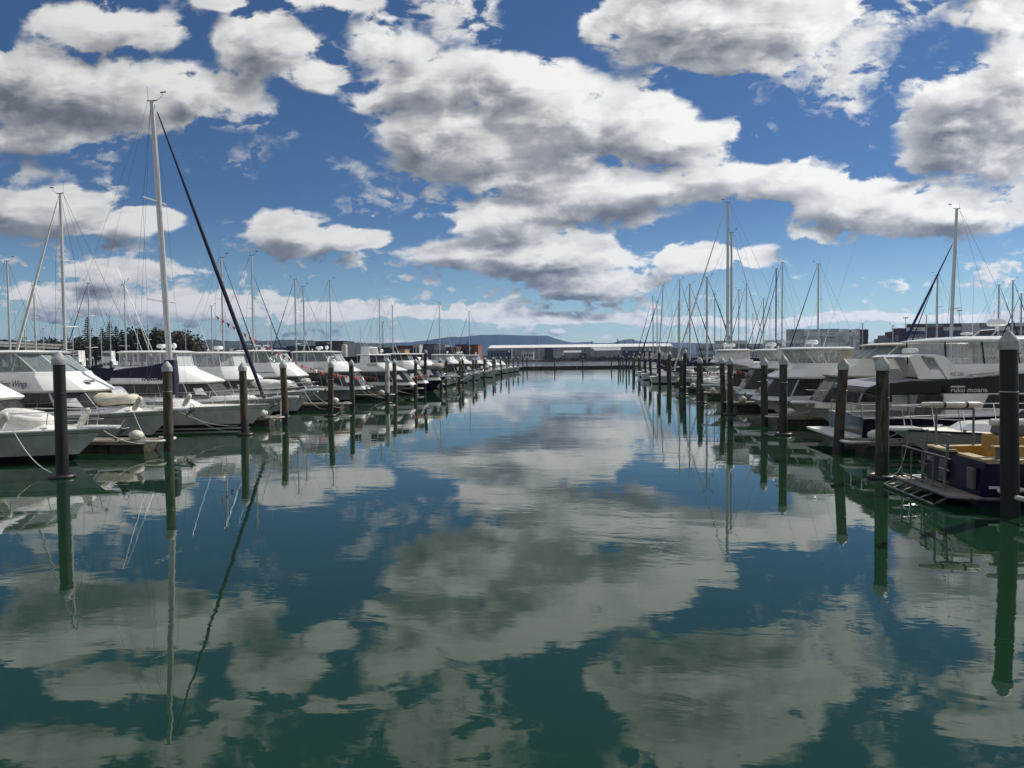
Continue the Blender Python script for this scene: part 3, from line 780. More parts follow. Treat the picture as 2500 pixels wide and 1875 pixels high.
    if detail:
        for ox, oy, oz in ((0.20, -0.16, mast_h-0.2), (-0.24, 0.10, mast_h-0.3), (0.55, -0.9, zm+(mast_h-zm)*0.66), (-1.6, -1.2, mast_h-0.3), (-2.6, 1.0, mast_h-0.3)):
            MB().tube([(mast_x+ox, oy, zm-0.1), (mx(oz)+(0.12 if ox > 0 else -0.12), 0, oz)], wr, 4).build('halyard', WIRE, root)
        h.rail(root, STEEL, 0.86, 0.62, 3, 0.014, two=True, name='pulpit')
        for sg in (1, -1):
            pp = []
            for i in range(7):
                t = 0.06+0.80*i/6; x, y, z = h.sheer(t, 0.08)
                MB().tube([(x, y*sg, z-0.02), (x, y*sg, z+0.62)], 0.012, 5).build('stanchion', STEEL, root); pp.append((x, y*sg, z+0.61))
            MB().tube(pp, 0.006, 4).build('lifeline', STEEL, root)
            MB().tube([(x_, y_, z_-0.3) for x_, y_, z_ in pp], 0.006, 4).build('lifeline', STEEL, root)
        anchor(root, 0.25, fb+0.02)
    return dict(root=root, hull=h, Xb=X, Y=Y, side=side, B=B, L=L, fb=fb, mast_x=mast_x, zd=zd, zb=zb)

# ------------------------------------------------------------------ water
def water_mat():
    m = bpy.data.materials.new('harbour_water'); m.use_nodes = True
    nt = m.node_tree; b = nt.nodes['Principled BSDF']
    b.inputs['Base Color'].default_value = (0.0082, 0.0300, 0.0140, 1)
    b.inputs['Roughness'].default_value = 0.012
    b.inputs['IOR'].default_value = 1.50
    tcn = nt.nodes.new('ShaderNodeTexCoord')
    ob = tcn.outputs['Object']
    st = vmth(nt, 'MULTIPLY', ob, (0.55, 1.0, 1.0))
    big, _ = noise(nt, st, 0.35, 2.0, 0.5)
    mid, _ = noise(nt, st, 1.7, 3.0, 0.5, 0.4)
    fin, _ = noise(nt, st, 6.0, 2.0, 0.5, 0.6)
    # patches where the breeze roughens the surface
    pat, _ = noise(nt, ob, 0.11, 3.0, 0.6)
    pm = smooth(nt, pat, 0.50, 0.70)
    h = mth(nt, 'ADD', mth(nt, 'MULTIPLY', big, 0.012), mth(nt, 'MULTIPLY', mid, mth(nt, 'ADD', 0.0035, mth(nt, 'MULTIPLY', pm, 0.011))))
    h = mth(nt, 'ADD', h, mth(nt, 'MULTIPLY', fin, mth(nt, 'ADD', 0.0003, mth(nt, 'MULTIPLY', pm, 0.0028))))
    # open harbour beyond the breakwater is choppier
    sp = nt.nodes.new('ShaderNodeSeparateXYZ'); nt.links.new(ob, sp.inputs[0])
    out = smooth(nt, sp.outputs[1], 224.0, 236.0)
    chop, _ = noise(nt, vmth(nt, 'MULTIPLY', ob, (0.35, 1.0, 1.0)), 0.5, 3.0, 0.6)
    h = mth(nt, 'ADD', h, mth(nt, 'MULTIPLY', mth(nt, 'MULTIPLY', chop, 0.55), out))
    # long low swell lines running in from the breakwater
    band = mth(nt, 'MULTIPLY', smooth(nt, sp.outputs[1], 95.0, 170.0), mth(nt, 'SUBTRACT', 1.0, out))
    lines, _ = noise(nt, vmth(nt, 'MULTIPLY', ob, (0.02, 0.55, 1.0)), 1.0, 2.0, 0.5)
    h = mth(nt, 'ADD', h, mth(nt, 'MULTIPLY', mth(nt, 'MULTIPLY', lines, 0.030), band))
    bp = nt.nodes.new('ShaderNodeBump')
    bp.inputs['Strength'].default_value = 1.0
    bp.inputs['Distance'].default_value = 0.55
    nt.links.new(h, bp.inputs['Height'])
    nt.links.new(bp.outputs[0], b.inputs['Normal'])
    return m
wme = bpy.data.meshes.new('water')
S = 8800.0
wme.from_pydata([(-S, -200, 0), (S, -200, 0), (S, S, 0), (-S, S, 0)], [], [(0, 1, 2, 3)])
wme.materials.append(water_mat())
water = bpy.data.objects.new('water', wme); COL.objects.link(water); water['kind'] = 'structure'

# ------------------------------------------------------------------ mooring piles
def pile(px, py, top, kind, label, ring_, seed, rlab=''):
    p = on_water(px, py)
    r = 0.172
    root = thing('mooring_pile', label, 'pile', (p.x, p.y, 0), 0, 'mooring piles along the fairway')
    rnd = random.Random(seed)
    body = {'timber': TIMBER, 'green': TIMBER2, 'sleeve': SLEEVE, 'paint': PAINTP}[kind]
    lx_, ly_ = rnd.uniform(-0.05, 0.05), rnd.uniform(-0.05, 0.05)
    zc = top-0.36
    mb = MB()
    n = 14; lv = [-0.6, 0.0, rnd.uniform(0.35, 0.85), 1.2, 1.7, 2.3, zc]
    for i in range(len(lv)-1):
        a, b = lv[i], lv[i+1]
        mi = 1 if (i == 0 or (i == 1 and kind != 'sleeve')) else 0
        for k in range(n):
            q = []
            for z, kk in ((a, k), (a, k+1), (b, k+1), (b, k)):
                w = 2*PI*kk/n
                rr = r*(1.04-0.02*z)*(1+(0.03*math.sin(3*w+seed)*(1 if kind != 'sleeve' else 0.1)))
                q.append((lx_*z+rr*math.cos(w), ly_*z+rr*math.sin(w), z))
            mb.quad(*q, m=mi)
    mb.build('shaft', [body, WETW], root, sm=50)
    c = (lx_*zc, ly_*zc, zc)
    MB().lathe([(r*1.04, -0.04), (r*1.16, -0.04), (r*1.16, 0.12), (r*1.10, 0.15), (r*0.62, 0.27), (0.03, 0.36), (0.01, 0.365)], c, 16).build('cap', CAPM, root, sm=35)
    # stains, bolts and a worn collar where the rope rubs
    mb = MB(); mb.tube([(lx_*zc*0.8+(r*1.0)*math.cos(w), ly_*zc*0.8+(r*1.0)*math.sin(w), zc*0.74) for w in [2*PI*i/16 for i in range(17)]], 0.012, 4, cap=False); mb.build('rope_collar', CAPM if seed % 3 == 0 else RUBBER, root)
    if ring_:
        t = MB(); R1, r1 = 0.30, 0.085; m_, n_ = 18, 8
        rg = []
        for i in range(m_+1):
            w = 2*PI*i/m_; rg.append((R1*math.cos(w), R1*math.sin(w), 0))
        t.tube(rg, r1, n_, cap=False)
        o = t.build('mooring_ring', RUBBER, None, sm=60)
        o.location = (p.x+rnd.uniform(-.04, .04), p.y+rnd.uniform(-.04, .04), 0.035)
        tag(o, rlab, 'ring', 'float rings round the piles')
    return p
LP = [(153, 1166, 3.82, 'sleeve', 1), (412, 1101, 3.5, 'timber', 0), (598, 1062, 3.4, 'timber', 1), (698, 1037, 3.48, 'timber', 0), (807, 1016, 3.42, 'timber', 1), (861, 999, 3.49, 'green', 0),
      (946, 985, 3.59, 'paint', 1), (966, 975, 3.5, 'timber', 0), (1014, 965, 3.5, 'timber', 1), (1036, 958, 4.45, 'sleeve', 0), (1077, 951, 3.6, 'green', 1), (1088, 946.5, 3.65, 'timber', 0), (1121, 941, 3.5, 'green', 1),
      (1129, 936, 3.6, 'timber', 0), (1156, 932, 3.6, 'green', 1), (1162, 928, 3.6, 'timber', 0), (1182, 925, 3.65, 'green', 1), (1187, 921, 3.7, 'timber', 0), (1204, 919.5, 3.7, 'green', 1), (1208.5, 917, 3.7, 'timber', 0),
      (1224.6, 915, 3.8, 'green', 0), (1238, 910, 3.8, 'timber', 0), (1242, 909, 5.3, 'sleeve', 0), (1253, 908, 3.8, 'green', 0), (1265, 906, 3.8, 'timber', 0), (1277, 901.5, 4.6, 'sleeve', 0)]
RP = [(2466, 1260, 3.98, 'sleeve', 0), (2153, 1167, 3.45, 'green', 1), (2046, 1104, 3.38, 'timber', 0), (1912, 1062, 3.5, 'green', 1), (1866, 1036, 3.4, 'green', 0), (1783, 1012.6, 3.4, 'timber', 1), (1767, 997, 3.41, 'timber', 0),
      (1714, 984, 3.37, 'green', 1), (1705, 970, 3.39, 'timber', 0), (1670, 962.5, 4.16, 'sleeve', 1), (1661, 955, 3.46, 'timber', 0), (1636, 949, 4.05, 'green', 1), (1632, 940, 3.57, 'timber', 0), (1611, 938, 4.35, 'sleeve', 0), (1606, 930, 4.7, 'sleeve', 0),
      (1589, 928, 3.6, 'green', 0), (1587, 924, 4.8, 'sleeve', 0), (1575, 925, 3.62, 'timber', 0), (1572, 917, 5.0, 'sleeve', 0), (1561, 918.6, 3.7, 'green', 0), (1563, 912, 4.6, 'sleeve', 0), (1545.6, 914, 3.68, 'timber', 0), (1549.5, 908, 4.4, 'sleeve', 0),
      (1536, 905, 3.85, 'green', 0), (1528.6, 906, 4.9, 'sleeve', 0), (1521.6, 903, 3.8, 'timber', 0), (1514, 901.5, 3.9, 'green', 0), (1511, 900.5, 4.7, 'sleeve', 0)]
KW = {'sleeve': 'black sleeved pile', 'timber': 'weathered timber pile', 'green': 'grey-green timber pile', 'paint': 'white painted pile'}
LPP, RPP = [], []
for lst, out, nm, sd_ in ((LP, LPP, 'left', 11), (RP, RPP, 'right', 60)):
    for i, (px, py, tp, kd, rg) in enumerate(lst):
        lab = '%s, %s from the near end of the %s row' % (KW[kd], nth(i+1), nm)
        out.append(pile(px, py, tp, kd, lab, rg, sd_+i, 'black float ring round the %s pile from the camera, %s row' % (nth(i+1), nm)))
BWP = []
for i, (px, py) in enumerate(((1286.5, 900.5), (1354.5, 900), (1423, 899.5), (1492.5, 899))):
    p = on_water(px, py)
    BWP.append(pile(px, py, 3.95, 'green', 'slim dark pile on the floating breakwater, %s from the left' % nth(i+1), 0, 140+i))

# ------------------------------------------------------------------ finger pontoons
def pontoon(x0, x1, y, label, w=1.1, near=True, fend=True):
    """finger pontoon from its outer end x0 to the walkway x1 along X, at depth y"""
    root = thing('finger_pontoon', label, 'pontoon', (x0, y, 0), 0, 'finger pontoons')
    sg = 1 if x1 > x0 else -1
    ln = abs(x1-x0)
    MB().box((sg*ln/2, 0, 0.40), (ln, w, 0.10)).build('deck', CONC, root, bevel=0.01)
    for yy in (-1, 1):
        MB().box((sg*ln/2, yy*(w/2+0.045), 0.36), (ln-0.02, 0.08, 0.14)).build('waler', PLANK, root, bevel=0.012)
    n = 10 if near else 5
    bl = ln/n
    for i in range(n):
        MB().box((sg*(i+0.5)*bl, 0, 0.14), (bl-0.07, w-0.06, 0.41)).build('float_block', CONCD, root, bevel=0.02)
    # pile guide: a U of steel with a white fender roll at the outer end
    mb = MB(); mb.tube([(0.10*sg, w*0.62, 0.43), (-0.62*sg, w*0.55, 0.43), (-0.78*sg, 0, 0.43), (-0.62*sg, -w*0.55, 0.43), (0.10*sg, -w*0.62, 0.43)], 0.055, 7)
    mb.build('pile_guide', FENDER, root, sm=60)
    if fend:
        mb = MB(); mb.lathe([(0.05, 0), (0.22, 0.04), (0.27, 0.16), (0.24, 0.28), (0.10, 0.36), (0.03, 0.38)], (0.45*sg, -0.25, 0.46), 14)
        mb.build('corner_fender', FENDER, root, sm=60)
    for k in range(3):
        x = sg*(1.2+k*ln/3.2)
        mb = MB(); mb.box((x, -w*0.36, 0.47), (0.06, 0.06, 0.08)); mb.tube([(x-0.16, -w*0.36, 0.53), (x+0.16, -w*0.36, 0.53)], 0.022, 5); mb.build('cleat', GALV, root)
    return root
WLX, WRX = -31.5, 23.5
k = 0
for i in (1, 3, 5, 7, 9, 11, 13, 15, 17, 19):
    k += 1
    pontoon(LPP[i].x-0.75, WLX, LPP[i].y+0.05, 'low concrete finger pontoon on the left, %s from the camera' % nth(k), near=i < 8)
k = 0
for i in (0, 2, 4, 6, 8, 10, 12):
    k += 1
    pontoon(RPP[i].x+0.75, WRX, RPP[i].y+0.05, 'dark finger pontoon on the right, %s from the camera' % nth(k), near=i < 8)
for nm, X in (('left', WLX-1.0), ('right', WRX+1.0)):
    root = thing('walkway_pontoon', 'long main walkway pontoon behind the %s front row of boats' % nm, 'pontoon', (X, 110, 0))
    MB().box((0, 0, 0.42), (1.9, 210, 0.12)).build('deck', CONC, root, bevel=0.01)
    for i in range(35):
        MB().box((0, -102+i*6, 0.15), (1.7, 5.6, 0.42)).build('float_block', CONCD, root)
# floating breakwater that closes the fairway
a, b = on_water(1236, 902), on_water(1560, 897.5)
bw = thing('floating_breakwater', 'long dark floating breakwater crossing the far end of the fairway', 'breakwater', ((a.x+b.x)/2, (a.y+b.y)/2, 0), math.atan2(b.y-a.y, b.x-a.x))
ln = (b-a).length
for i in range(8):
    MB().box((-ln/2+ln/8*(i+0.5), 1.3, 0.22), (ln/8-0.15, 2.4, 0.95)).build('float_block', CONCD, bw, bevel=0.03)
MB().box((0, 1.3, 0.74), (ln, 2.5, 0.10)).build('deck', WETW, bw)
for u in (-0.12, 0.02): MB().box((u*ln, 0.05, 0.42), (0.4, 0.08, 0.28)).build('reflector_plate', CAPM, bw)

# ------------------------------------------------------------------ small craft gear
def dinghy(label, X, Y, z, rz, s=1.0, m=None, flip=False, covered=True):
    root = thing('inflatable_dinghy', label, 'dinghy', (X, Y, z), rz, 'dinghies stowed on foredecks')
    m = m or mat('dinghy_fabric', (0.50, 0.50, 0.47), 0.7, var=0.15)
    pts = []
    for i in range(17):
        u = i/16
        if u < 0.35: p = (-1.3+u/0.35*2.0, -0.55)
        elif u < 0.65:
            w = (u-0.35)/0.30*PI - PI/2; p = (0.7+0.75*math.cos(w), 0.55*math.sin(w))
        else: p = (0.7-(u-0.65)/0.35*2.0, 0.55)
        bow_up = 0.16*max(0, (p[0]-0.5))
        pts.append((p[0]*s, p[1]*s, (0.22+(-bow_up if flip else bow_up))*s))
    MB().tube(pts, 0.20*s, 8).build('tube', m, root, sm=60)
    MB().prism([(-1.25*s, -0.5*s), (0.7*s, -0.5*s), (1.2*s, 0), (0.7*s, 0.5*s), (-1.25*s, 0.5*s)], 'z', (0.26 if flip else 0.12)*s, (0.34 if flip else 0.16)*s).build('floor', m, root, bevel=0.02)
    if covered:
        rg = []
        for i in range(7):
            x = (-1.35+i*0.45)*s; hh = (0.46+0.16*math.sin(PI*i/6))*s; w = (0.70 if i < 5 else 0.70-0.22*(i-4))*s
            rg.append([(x, -w, 0.20*s), (x, -w*0.9, hh*0.72), (x, 0, hh), (x, w*0.9, hh*0.72), (x, w, 0.20*s)])
        MB().loft(rg).build('cover', m, root, sm=60)
    return root
def fender(label, X, Y, z, tilt=0.5, s=1.0):
    mb = MB(); mb.lathe([(0.03*s, -0.36*s), (0.10*s, -0.32*s), (0.12*s, -0.22*s), (0.12*s, 0.22*s), (0.10*s, 0.32*s), (0.03*s, 0.38*s)], (0, 0, 0), 12)
    o = mb.build('fender', FENDER, None, sm=50); o.location = (X, Y, z); o.rotation_euler = (0.15, tilt, 0.2)
    return tag(o, label, 'fender', 'fenders stowed on rails')
def rope(label, a, b, drop=0.3, r=0.014, m=None):
    o = MB().tube(sag(a, b, drop, 10), r, 5).build('mooring_line', m or ROPE, None, sm=60)
    return tag(o, label, 'rope', 'mooring lines')

# ------------------------------------------------------------------ left row, nearest first
GL = 'launches in the left front row'
A = launch('motor_launch', 'nearest white launch at the left edge with a white cover on its foredeck', 23.4, 1, (262, 1043), (9, 974), (-60, 925), (-105, 872), -420, L=12.5, B=4.2, rake=1.35, boot=0.22, rail=0.62, plat=0.45, group=GL)
Bq = launch('motor_launch', 'white flybridge launch lettered Silent Wings behind the nearest black pile', 30.4, 1, (441, 999), (245, 952), (188, 906), (130, 863), -260, L=13.8, B=4.5, rake=1.55, glaz=GLASS, radar=('dome', 'gps'), group=GL, accent=None, plat=0.35)
side_text(Bq, 'Silent Wings', -8, 945, 66, INK, 0.35, 0.004, 0.40)
mb = MB(); mb.box((Bq['xb']+0.75, -0.2, (Bq['zb']+Bq['zl'])/2-0.02), (0.30, 0.34, 0.12)); mb.build('search_light', STEEL, Bq['root'], bevel=0.03)
Cb = at_y(655, 986, 34.4); Cm = at_y(420, 960, 34.4)
C = yacht('sailing_yacht', 'big white sloop with tallest left mast, navy sail cover and dark furled headsail', Cb.x, 34.4, 1, L=12.9, B=4.0, fb=Cb.z, fs=1.1, mast_h=at_y(371, 247, 34.4).z, mast_x=Cm.x-Cb.x, lean=at_y(371, 247, 34.4).x-Cm.x,
          genoa=NAVYC, cover=NAVYC, dodger=GREYC, detail=1, mastr=0.15, genr=0.105, boomlen=5.3, boom_up=1.55, rake=1.05, spr=2, group='boats in the left front row', wr=0.006,
          bands=[(ANTIF, -0.45, 0.05), (WHITE, 0.05, 0.12), (BOOT, 0.12, 0.30), (HULLW, 0.30, ('t', 0.80)), (STRIPE, ('t', 0.80), ('t', 0.815)), (HULLW, ('t', 0.815), ('t', 1.0))])
MB().loft([[(C['mast_x']+0.25, -0.20, C['zb']-0.95), (C['mast_x']+0.25, 0.20, C['zb']-0.95), (C['mast_x']-0.30, 0.20, C['zb']-0.95), (C['mast_x']-0.30, -0.20, C['zb']-0.95)],
           [(C['mast_x']+0.30, -0.24, C['zb']-0.1), (C['mast_x']+0.30, 0.24, C['zb']-0.1), (C['mast_x']-0.36, 0.24, C['zb']-0.1), (C['mast_x']-0.36, -0.24, C['zb']-0.1)],
           [(C['mast_x']+0.24, -0.18, C['zb']+0.85), (C['mast_x']+0.24, 0.18, C['zb']+0.85), (C['mast_x']-0.30, 0.18, C['zb']+0.85), (C['mast_x']-0.30, -0.18, C['zb']+0.85)]]).build('mast_cover', NAVYC, C['root'], bevel=0.06, sm=60)
Dl = launch('motor_launch', 'white launch lettered TAKUMI with clear canopy, behind the tall sloop', 39.6, 1, (706, 969), (530, 932), (458, 893), (452, 862), 336, L=12.8, B=4.3, rake=1.5, radar=('dome', 'sat'), roofm=WHITE, whips=((0.4, 0.9, 5.2, (-2.2, 0)), (0.9, -0.9, 4.6, (-1.6, 0))), group=GL)
side_text(Dl, 'TAKUMI', 342, 929, 402, INK, 0.3, 0.012, 0.36)
E_ = launch('motor_launch', 'white launch with grey tinted canopy clears beside the dark furled headsail', 45.2, 1, (770, 952), (627, 926), (592, 894), (583, 864), 480, L=12.5, B=4.3, rake=1.4, radar=('dome', 'gps'), whips=((0.5, 0.8, 4.5, (-1.6, 0)),), group=GL)
Fq = launch('motor_launch', 'white launch with black framed flybridge window and bunting overhead', 51.2, 1, (782, 950), (742, 918), (706, 885), (690, 859), 604, L=13.0, B=4.4, rake=1.4, glaz=GLASS, radar=('scan', 'gps'), band=NAVYH, whips=((1.2, 0.9, 4.2, (0.1, 0)), (0.3, -0.9, 5.0, (-2.0, 0)), (0.3, 0.9, 5.0, (-1.8, 0))), group=GL)
Gq = launch('motor_launch', 'white launch with small script name on its grey shaded flybridge side', 57.4, 1, (894, 944), (874, 907), (838, 882), (824, 861), 734, L=13.0, B=4.4, rake=1.5, glaz=GLASS, radar=('dome', 'sat', 'gps'), whips=((0.5, 0.9, 4.4, (-1.7, 0)), (0.5, -0.9, 4.4, (2.0, 0))), group=GL)
side_text(Gq, 'Yes & See II', 765, 902, 790, INK, 0.35, 0.0, 0.26)
Hq = launch('motor_launch', 'white sports launch with slanted radar arch and black rear canopy', 63.4, 1, (934, 930), (990, 905), (950, 885), (944, 868), 886, L=11.5, B=4.0, rake=1.5, glaz=DARKGL, radar=('sat',), whips=((0.2, 0.9, 4.5, (-1.8, 0)), (0.2, -0.9, 4.5, (1.9, 0)), (1.0, -0.9, 4.2, (-1.3, 0))), group=GL)
side_text(Hq, 'SEA RANGER', 897, 893, 920, INK, 0.1, 0.004, 0.24)
arch = MB(); z0, z1, xx = Hq['zb']-0.2, Hq['zr']+0.8, Hq['xe']
for sg in (1, -1):
    arch.slab((xx+0.2, sg*1.55, z0), (xx+1.2, sg*1.55, z0), (xx+1.0, sg*1.25, z1), (xx+0.3, sg*1.25, z1), 0.10)
arch.slab((xx+0.3, 1.3, z1), (xx+1.0, 1.3, z1), (xx+1.0, -1.3, z1), (xx+0.3, -1.3, z1), 0.10)
arch.build('radar_arch', WHITE, Hq['root'], bevel=0.03)
mb = MB(); mb.prism([(xx-0.1, Hq['zl']-0.2), (xx-0.1, Hq['zr']-0.05), (xx-1.8, Hq['zr']-0.12), (xx-2.0, Hq['zl']+0.2)], 'y', -1.6, 1.6); mb.build('rear_canopy', BLACKC, Hq['root'], bevel=0.05)
Iq = launch('motor_launch', 'white hardtop launch with dark side windows, third boat beyond the script-named launch', 69.6, 1, (1003, 929), (1024, 902), (1008, 880), (1000, 866), 952, L=11.5, B=4.0, rake=1.3, glaz=DARKGL, radar=('gps',), group=GL)
Jq = launch('motor_launch', 'navy hulled launch carrying a large covered inflatable on its foredeck', 75.6, 1, (1092, 918), (1062, 893), (1048, 880), (1036, 866), 985, L=13.5, B=4.4, rake=1.6, hullm=NAVYH, stripe=False, glaz=DARKGL, radar=(), anch=False, group=GL)
def low_launch(lab, yy, side, xb_, sc=1.0, grp=GL, **kw):
    return launch('motor_launch', lab, yy, side, ('w', xb_, 1.2*sc), ('w', -3.5*sc, 1.75*sc), ('w', -4.5*sc, 2.15*sc), ('w', -5.2*sc, 2.85*sc), ('w', -7.8*sc), L=10.0*sc, B=3.5*sc, rake=1.1, radar=('gps',), rail=0.55, plat=0.3, group=grp, anch=False, **kw)
low_launch('low white launch with dark windows just beyond the navy hull', 81.8, 1, -16.6, 1.0, glaz=DARKGL)
low_launch('second low white launch beyond the navy hull, with clear canopy', 88.0, 1, -16.6, 1.05)
Kq = launch('motor_launch', 'white launch with beige cockpit clears, first flybridge beyond the navy hull', 100.0, 1, ('w', -16.2, 1.35), (1130, 888), (1112, 878), (1104, 867), 1060, L=11.5, B=4.0, rake=1.2, radar=('sat',), group=GL)
Lq = launch('motor_launch', 'white launch with paired white dome aerials beyond the beige cockpit launch', 111.0, 1, ('w', -16.4, 1.35), (1153, 888), (1139, 878), (1132, 867), 1104, L=11.5, B=4.0, rake=1.2, radar=('sat', 'dome'), whips=((0.4, .9, 4, (-1.6, 0)), (0.4, -.9, 4, (-1.2, 0))), group=GL)
Mq = launch('motor_launch', 'launch with grey canvas canopy near the far end of the left row', 128.0, 1, ('w', -16.6, 1.35), (1184, 888), (1174, 880), (1168, 868), 1140, L=11.5, B=3.9, rake=0.9, glaz=GREYC, radar=('sat',), group=GL)
for yy, lab in ((119.5, 'small white launch just before the grey canopied one'), (138.5, 'small white launch just beyond the grey canopied one'), (148.0, 'white launch fourth from the end of the left front row'), (160.0, 'white launch third from the end of the left front row'), (172.0, 'white launch second from the end of the left front row'), (184.0, 'last white launch of the left front row by the breakwater')):
    low_launch(lab, yy, 1, -17.6, 1.0)

# ------------------------------------------------------------------ right row
GR = 'launches in the right front row'
R2 = launch('motor_launch', 'white launch bow with black sheer line behind the yellow and navy boat', 24.2, -1, (2168, 1046), (2545, 985), (2625, 940), (2665, 880), 2990, L=13.5, B=4.3, rake=1.7, accent=BLACKG, stripe=False, rail=0.75, plat=0.3, anch=False, group=GR)
R4 = launch('motor_launch', 'cream flybridge launch lettered Highland, right row', 35.0, -1, (1962, 982), (2023, 918), (2084, 876), (2126, 846), 2306, L=14.0, B=4.5, rake=1.5, up=CREAM, glaz=GLASS, radar=(), plat=0.55, rail=0.6, ngl=2, group=GR)
side_text(R4, 'Highland', 2205, 915, 2237, INK, 0.3, 0.004, 0.33)
R5 = launch('motor_launch', 'cream hulled launch with black sheer line and beige canopy curtain', 40.4, -1, (1845, 962), (1877, 921), (1935, 886), (1914, 855), 2050, L=13.2, B=4.4, rake=1.5, hullm=CREAM, accent=BLACKG, radar=('dome',), plat=0.45, rail=0.7, whips=((0.6, -.9, 6.5, (-1.9, 0)), (1.6, -.9, 5.6, (-1.5, 0))), group=GR)
k_ = R5; mb = MB(); mb.prism([(k_['xe']+0.9, k_['zb']), (k_['xe']+0.35, k_['zr']), (k_['xe']-0.1, k_['zr']), (k_['xe']-0.1, k_['zb'])], 'y', 0.375*4.4, 0.385*4.4); mb.build('curtain', BEIGEC, k_['root'])
R6 = launch('motor_launch', 'white launch with rounded clear canopy, left of the beige curtained launch', 46.2, -1, (1806, 948), (1832, 899), (1862, 882), (1846, 858), 1902, L=12.5, B=4.2, rake=1.5, radar=('dome', 'gps'), whips=((0.6, -.9, 5.5, (-1.8, 0)),), group=GR)
R7 = launch('motor_launch', 'grey-white launch with white canvas canopy beside the twin tall masts', 51.6, -1, (1734, 940), (1789, 899), (1742, 878), (1752, 858), 1812, L=12.5, B=4.2, rake=1.5, glaz=WHITEC, radar=('dome', 'sat'), group=GR)
for yy, xb_, lab in ((57.6, 9.6, 'low white runabout with dark cabin windows just past the grey-white launch'), (64.2, 9.9, 'low white hardtop launch by the tall black sleeved pile'), (70.2, 10.2, 'small white launch with bare foredeck between right row piles'), (76.0, 10.2, 'small pale launch in the middle of the right row')):
    launch('motor_launch', lab, yy, -1, ('w', xb_, 1.2), ('w', -3.4, 1.7), ('w', -4.4, 2.1), ('w', -5.0, 2.75), ('w', -7.6), L=10.0, B=3.5, rake=1.1, glaz=DARKGL, radar=(), rail=0.6, plat=0.3, group=GR)

# ------------------------------------------------------------------ navy dive launch with the black house (stern to the fairway)
Yr = 29.6
Rx0 = at_y(2062, 1060, Yr).x
root = thing('dive_launch', 'dive launch lettered ruku moana with black house and radar arch', 'dive launch', (Rx0, Yr, 0), 0)
hw = 1.95; Yn = Yr-hw
def rp(px, py, yy=None):
    q = at_y(px, py, Yn if yy is None else yy); return q.x-Rx0, q.z
h = Hull(14.5, 4.4, 1.9, 1.15, 1.8, tw=0.06, st_rake=0.0)
o = h.build(root, [(ANTIF, -0.45, 0), (BOOT, 0, 0.14), (NAVYH, 0.14, ('t', 0.5)), (NAVYH, ('t', 0.5), ('t', 1.0))]); o.location = (14.5, 0, 0)
o = h.deck(root, DECK); o.location = (14.5, 0, 0)
o = h.rub(root, WHITE); o.location = (14.5, 0, 0)
MB().box((-0.45, 0, 0.42), (1.0, 3.6, 0.10)).build('boarding_platform', DECK, root, bevel=0.02)
def prism_px(name, pts, m, y0=-hw, y1=hw, par=root, bevel=0.02, yy=None):
    return MB().prism([rp(*p, yy) for p in pts], 'y', y0, y1).build(name, m, par, bevel=bevel)
prism_px('house_side', [(2305, 960), (2310, 1046), (2560, 1040), (2560, 958)], WHITE)
prism_px('black_band', [(2305, 961), (2320, 928), (2470, 914), (2580, 908), (2580, 958)], BLACKG, -hw-0.03, hw+0.03)
MB().prism([rp(2396, 1000), rp(2414, 963), rp(2560, 962), rp(2560, 1000)], 'y', -hw-0.02, -hw+0.01).build('window', DARKGL, root)
prism_px('cockpit_roof', [(2112, 958), (2120, 948), (2140, 940), (2230, 930), (2290, 931), (2304, 944), (2298, 963), (2140, 965)], BLACKG, -hw*0.98, hw*0.98, bevel=0.05)
prism_px('cockpit_roof_top', [(2122, 946), (2150, 936), (2240, 927), (2292, 929), (2240, 931), (2150, 941)], mat('grey_paint', (0.30, 0.31, 0.33), 0.4), -hw*0.94, hw*0.94, bevel=0.01)
MB().prism([rp(2245, 966), rp(2300, 966), rp(2318, 977), rp(2312, 988), rp(2280, 1040), rp(2228, 1040)], 'y', -hw+0.10, -hw+0.13).build('saloon_door_glass', DARKGL, root)
for px_ in (2223,):
    MB().tube([(*[rp(px_, 965)[0]], -hw+0.15, rp(px_, 965)[1]), (rp(px_, 1042)[0], -hw+0.15, rp(px_, 1042)[1])], 0.05, 8).build('roof_post', STRIPE, root, sm=60)
prism_px('aft_bulkhead', [(2282, 966), (2282, 1046), (2310, 1046), (2310, 966)], WHITE, -hw*0.9, hw*0.9)
# radar arch: two slanted legs and a cross roof
for sg, nm in ((-1, 'near'), (1, 'far')):
    yy0 = sg*1.75
    pts = [rp(2250, 926), rp(2226, 871), rp(2240, 867), rp(2285, 866), rp(2312, 870), rp(2318, 875), rp(2366, 922), rp(2318, 927), rp(2304, 905), rp(2283, 873), rp(2262, 873), rp(2262, 905), rp(2270, 926)]
    pts = [rp(2318, 927), rp(2284, 873), rp(2264, 872), rp(2258, 868), rp(2285, 866), rp(2312, 870), rp(2320, 877), rp(2366, 922)]
    MB().prism(pts, 'y', yy0-0.07, yy0+0.07).build('arch_leg', WHITE, root, bevel=0.02)
    MB().prism([rp(2248, 926), rp(2224, 873), rp(2234, 867), rp(2252, 868), rp(2258, 880), rp(2274, 903), rp(2300, 905), rp(2316, 926)], 'y', yy0-0.05, yy0+0.05).build('arch_leg', WHITE, root, bevel=0.02)
prism_px('arch_top', [(2224, 872), (2240, 866), (2286, 864.5), (2312, 869), (2308, 872), (2285, 868), (2240, 870)], WHITE, -1.8, 1.8, bevel=0.01)
p_ = rp(2262, 866); radome(root, p_[0], -0.6, p_[1]-0.12, 0.95)
p_ = rp(2325, 905); whip(root, p_[0], -1.84, p_[1], 3.6, (0.02, 0))
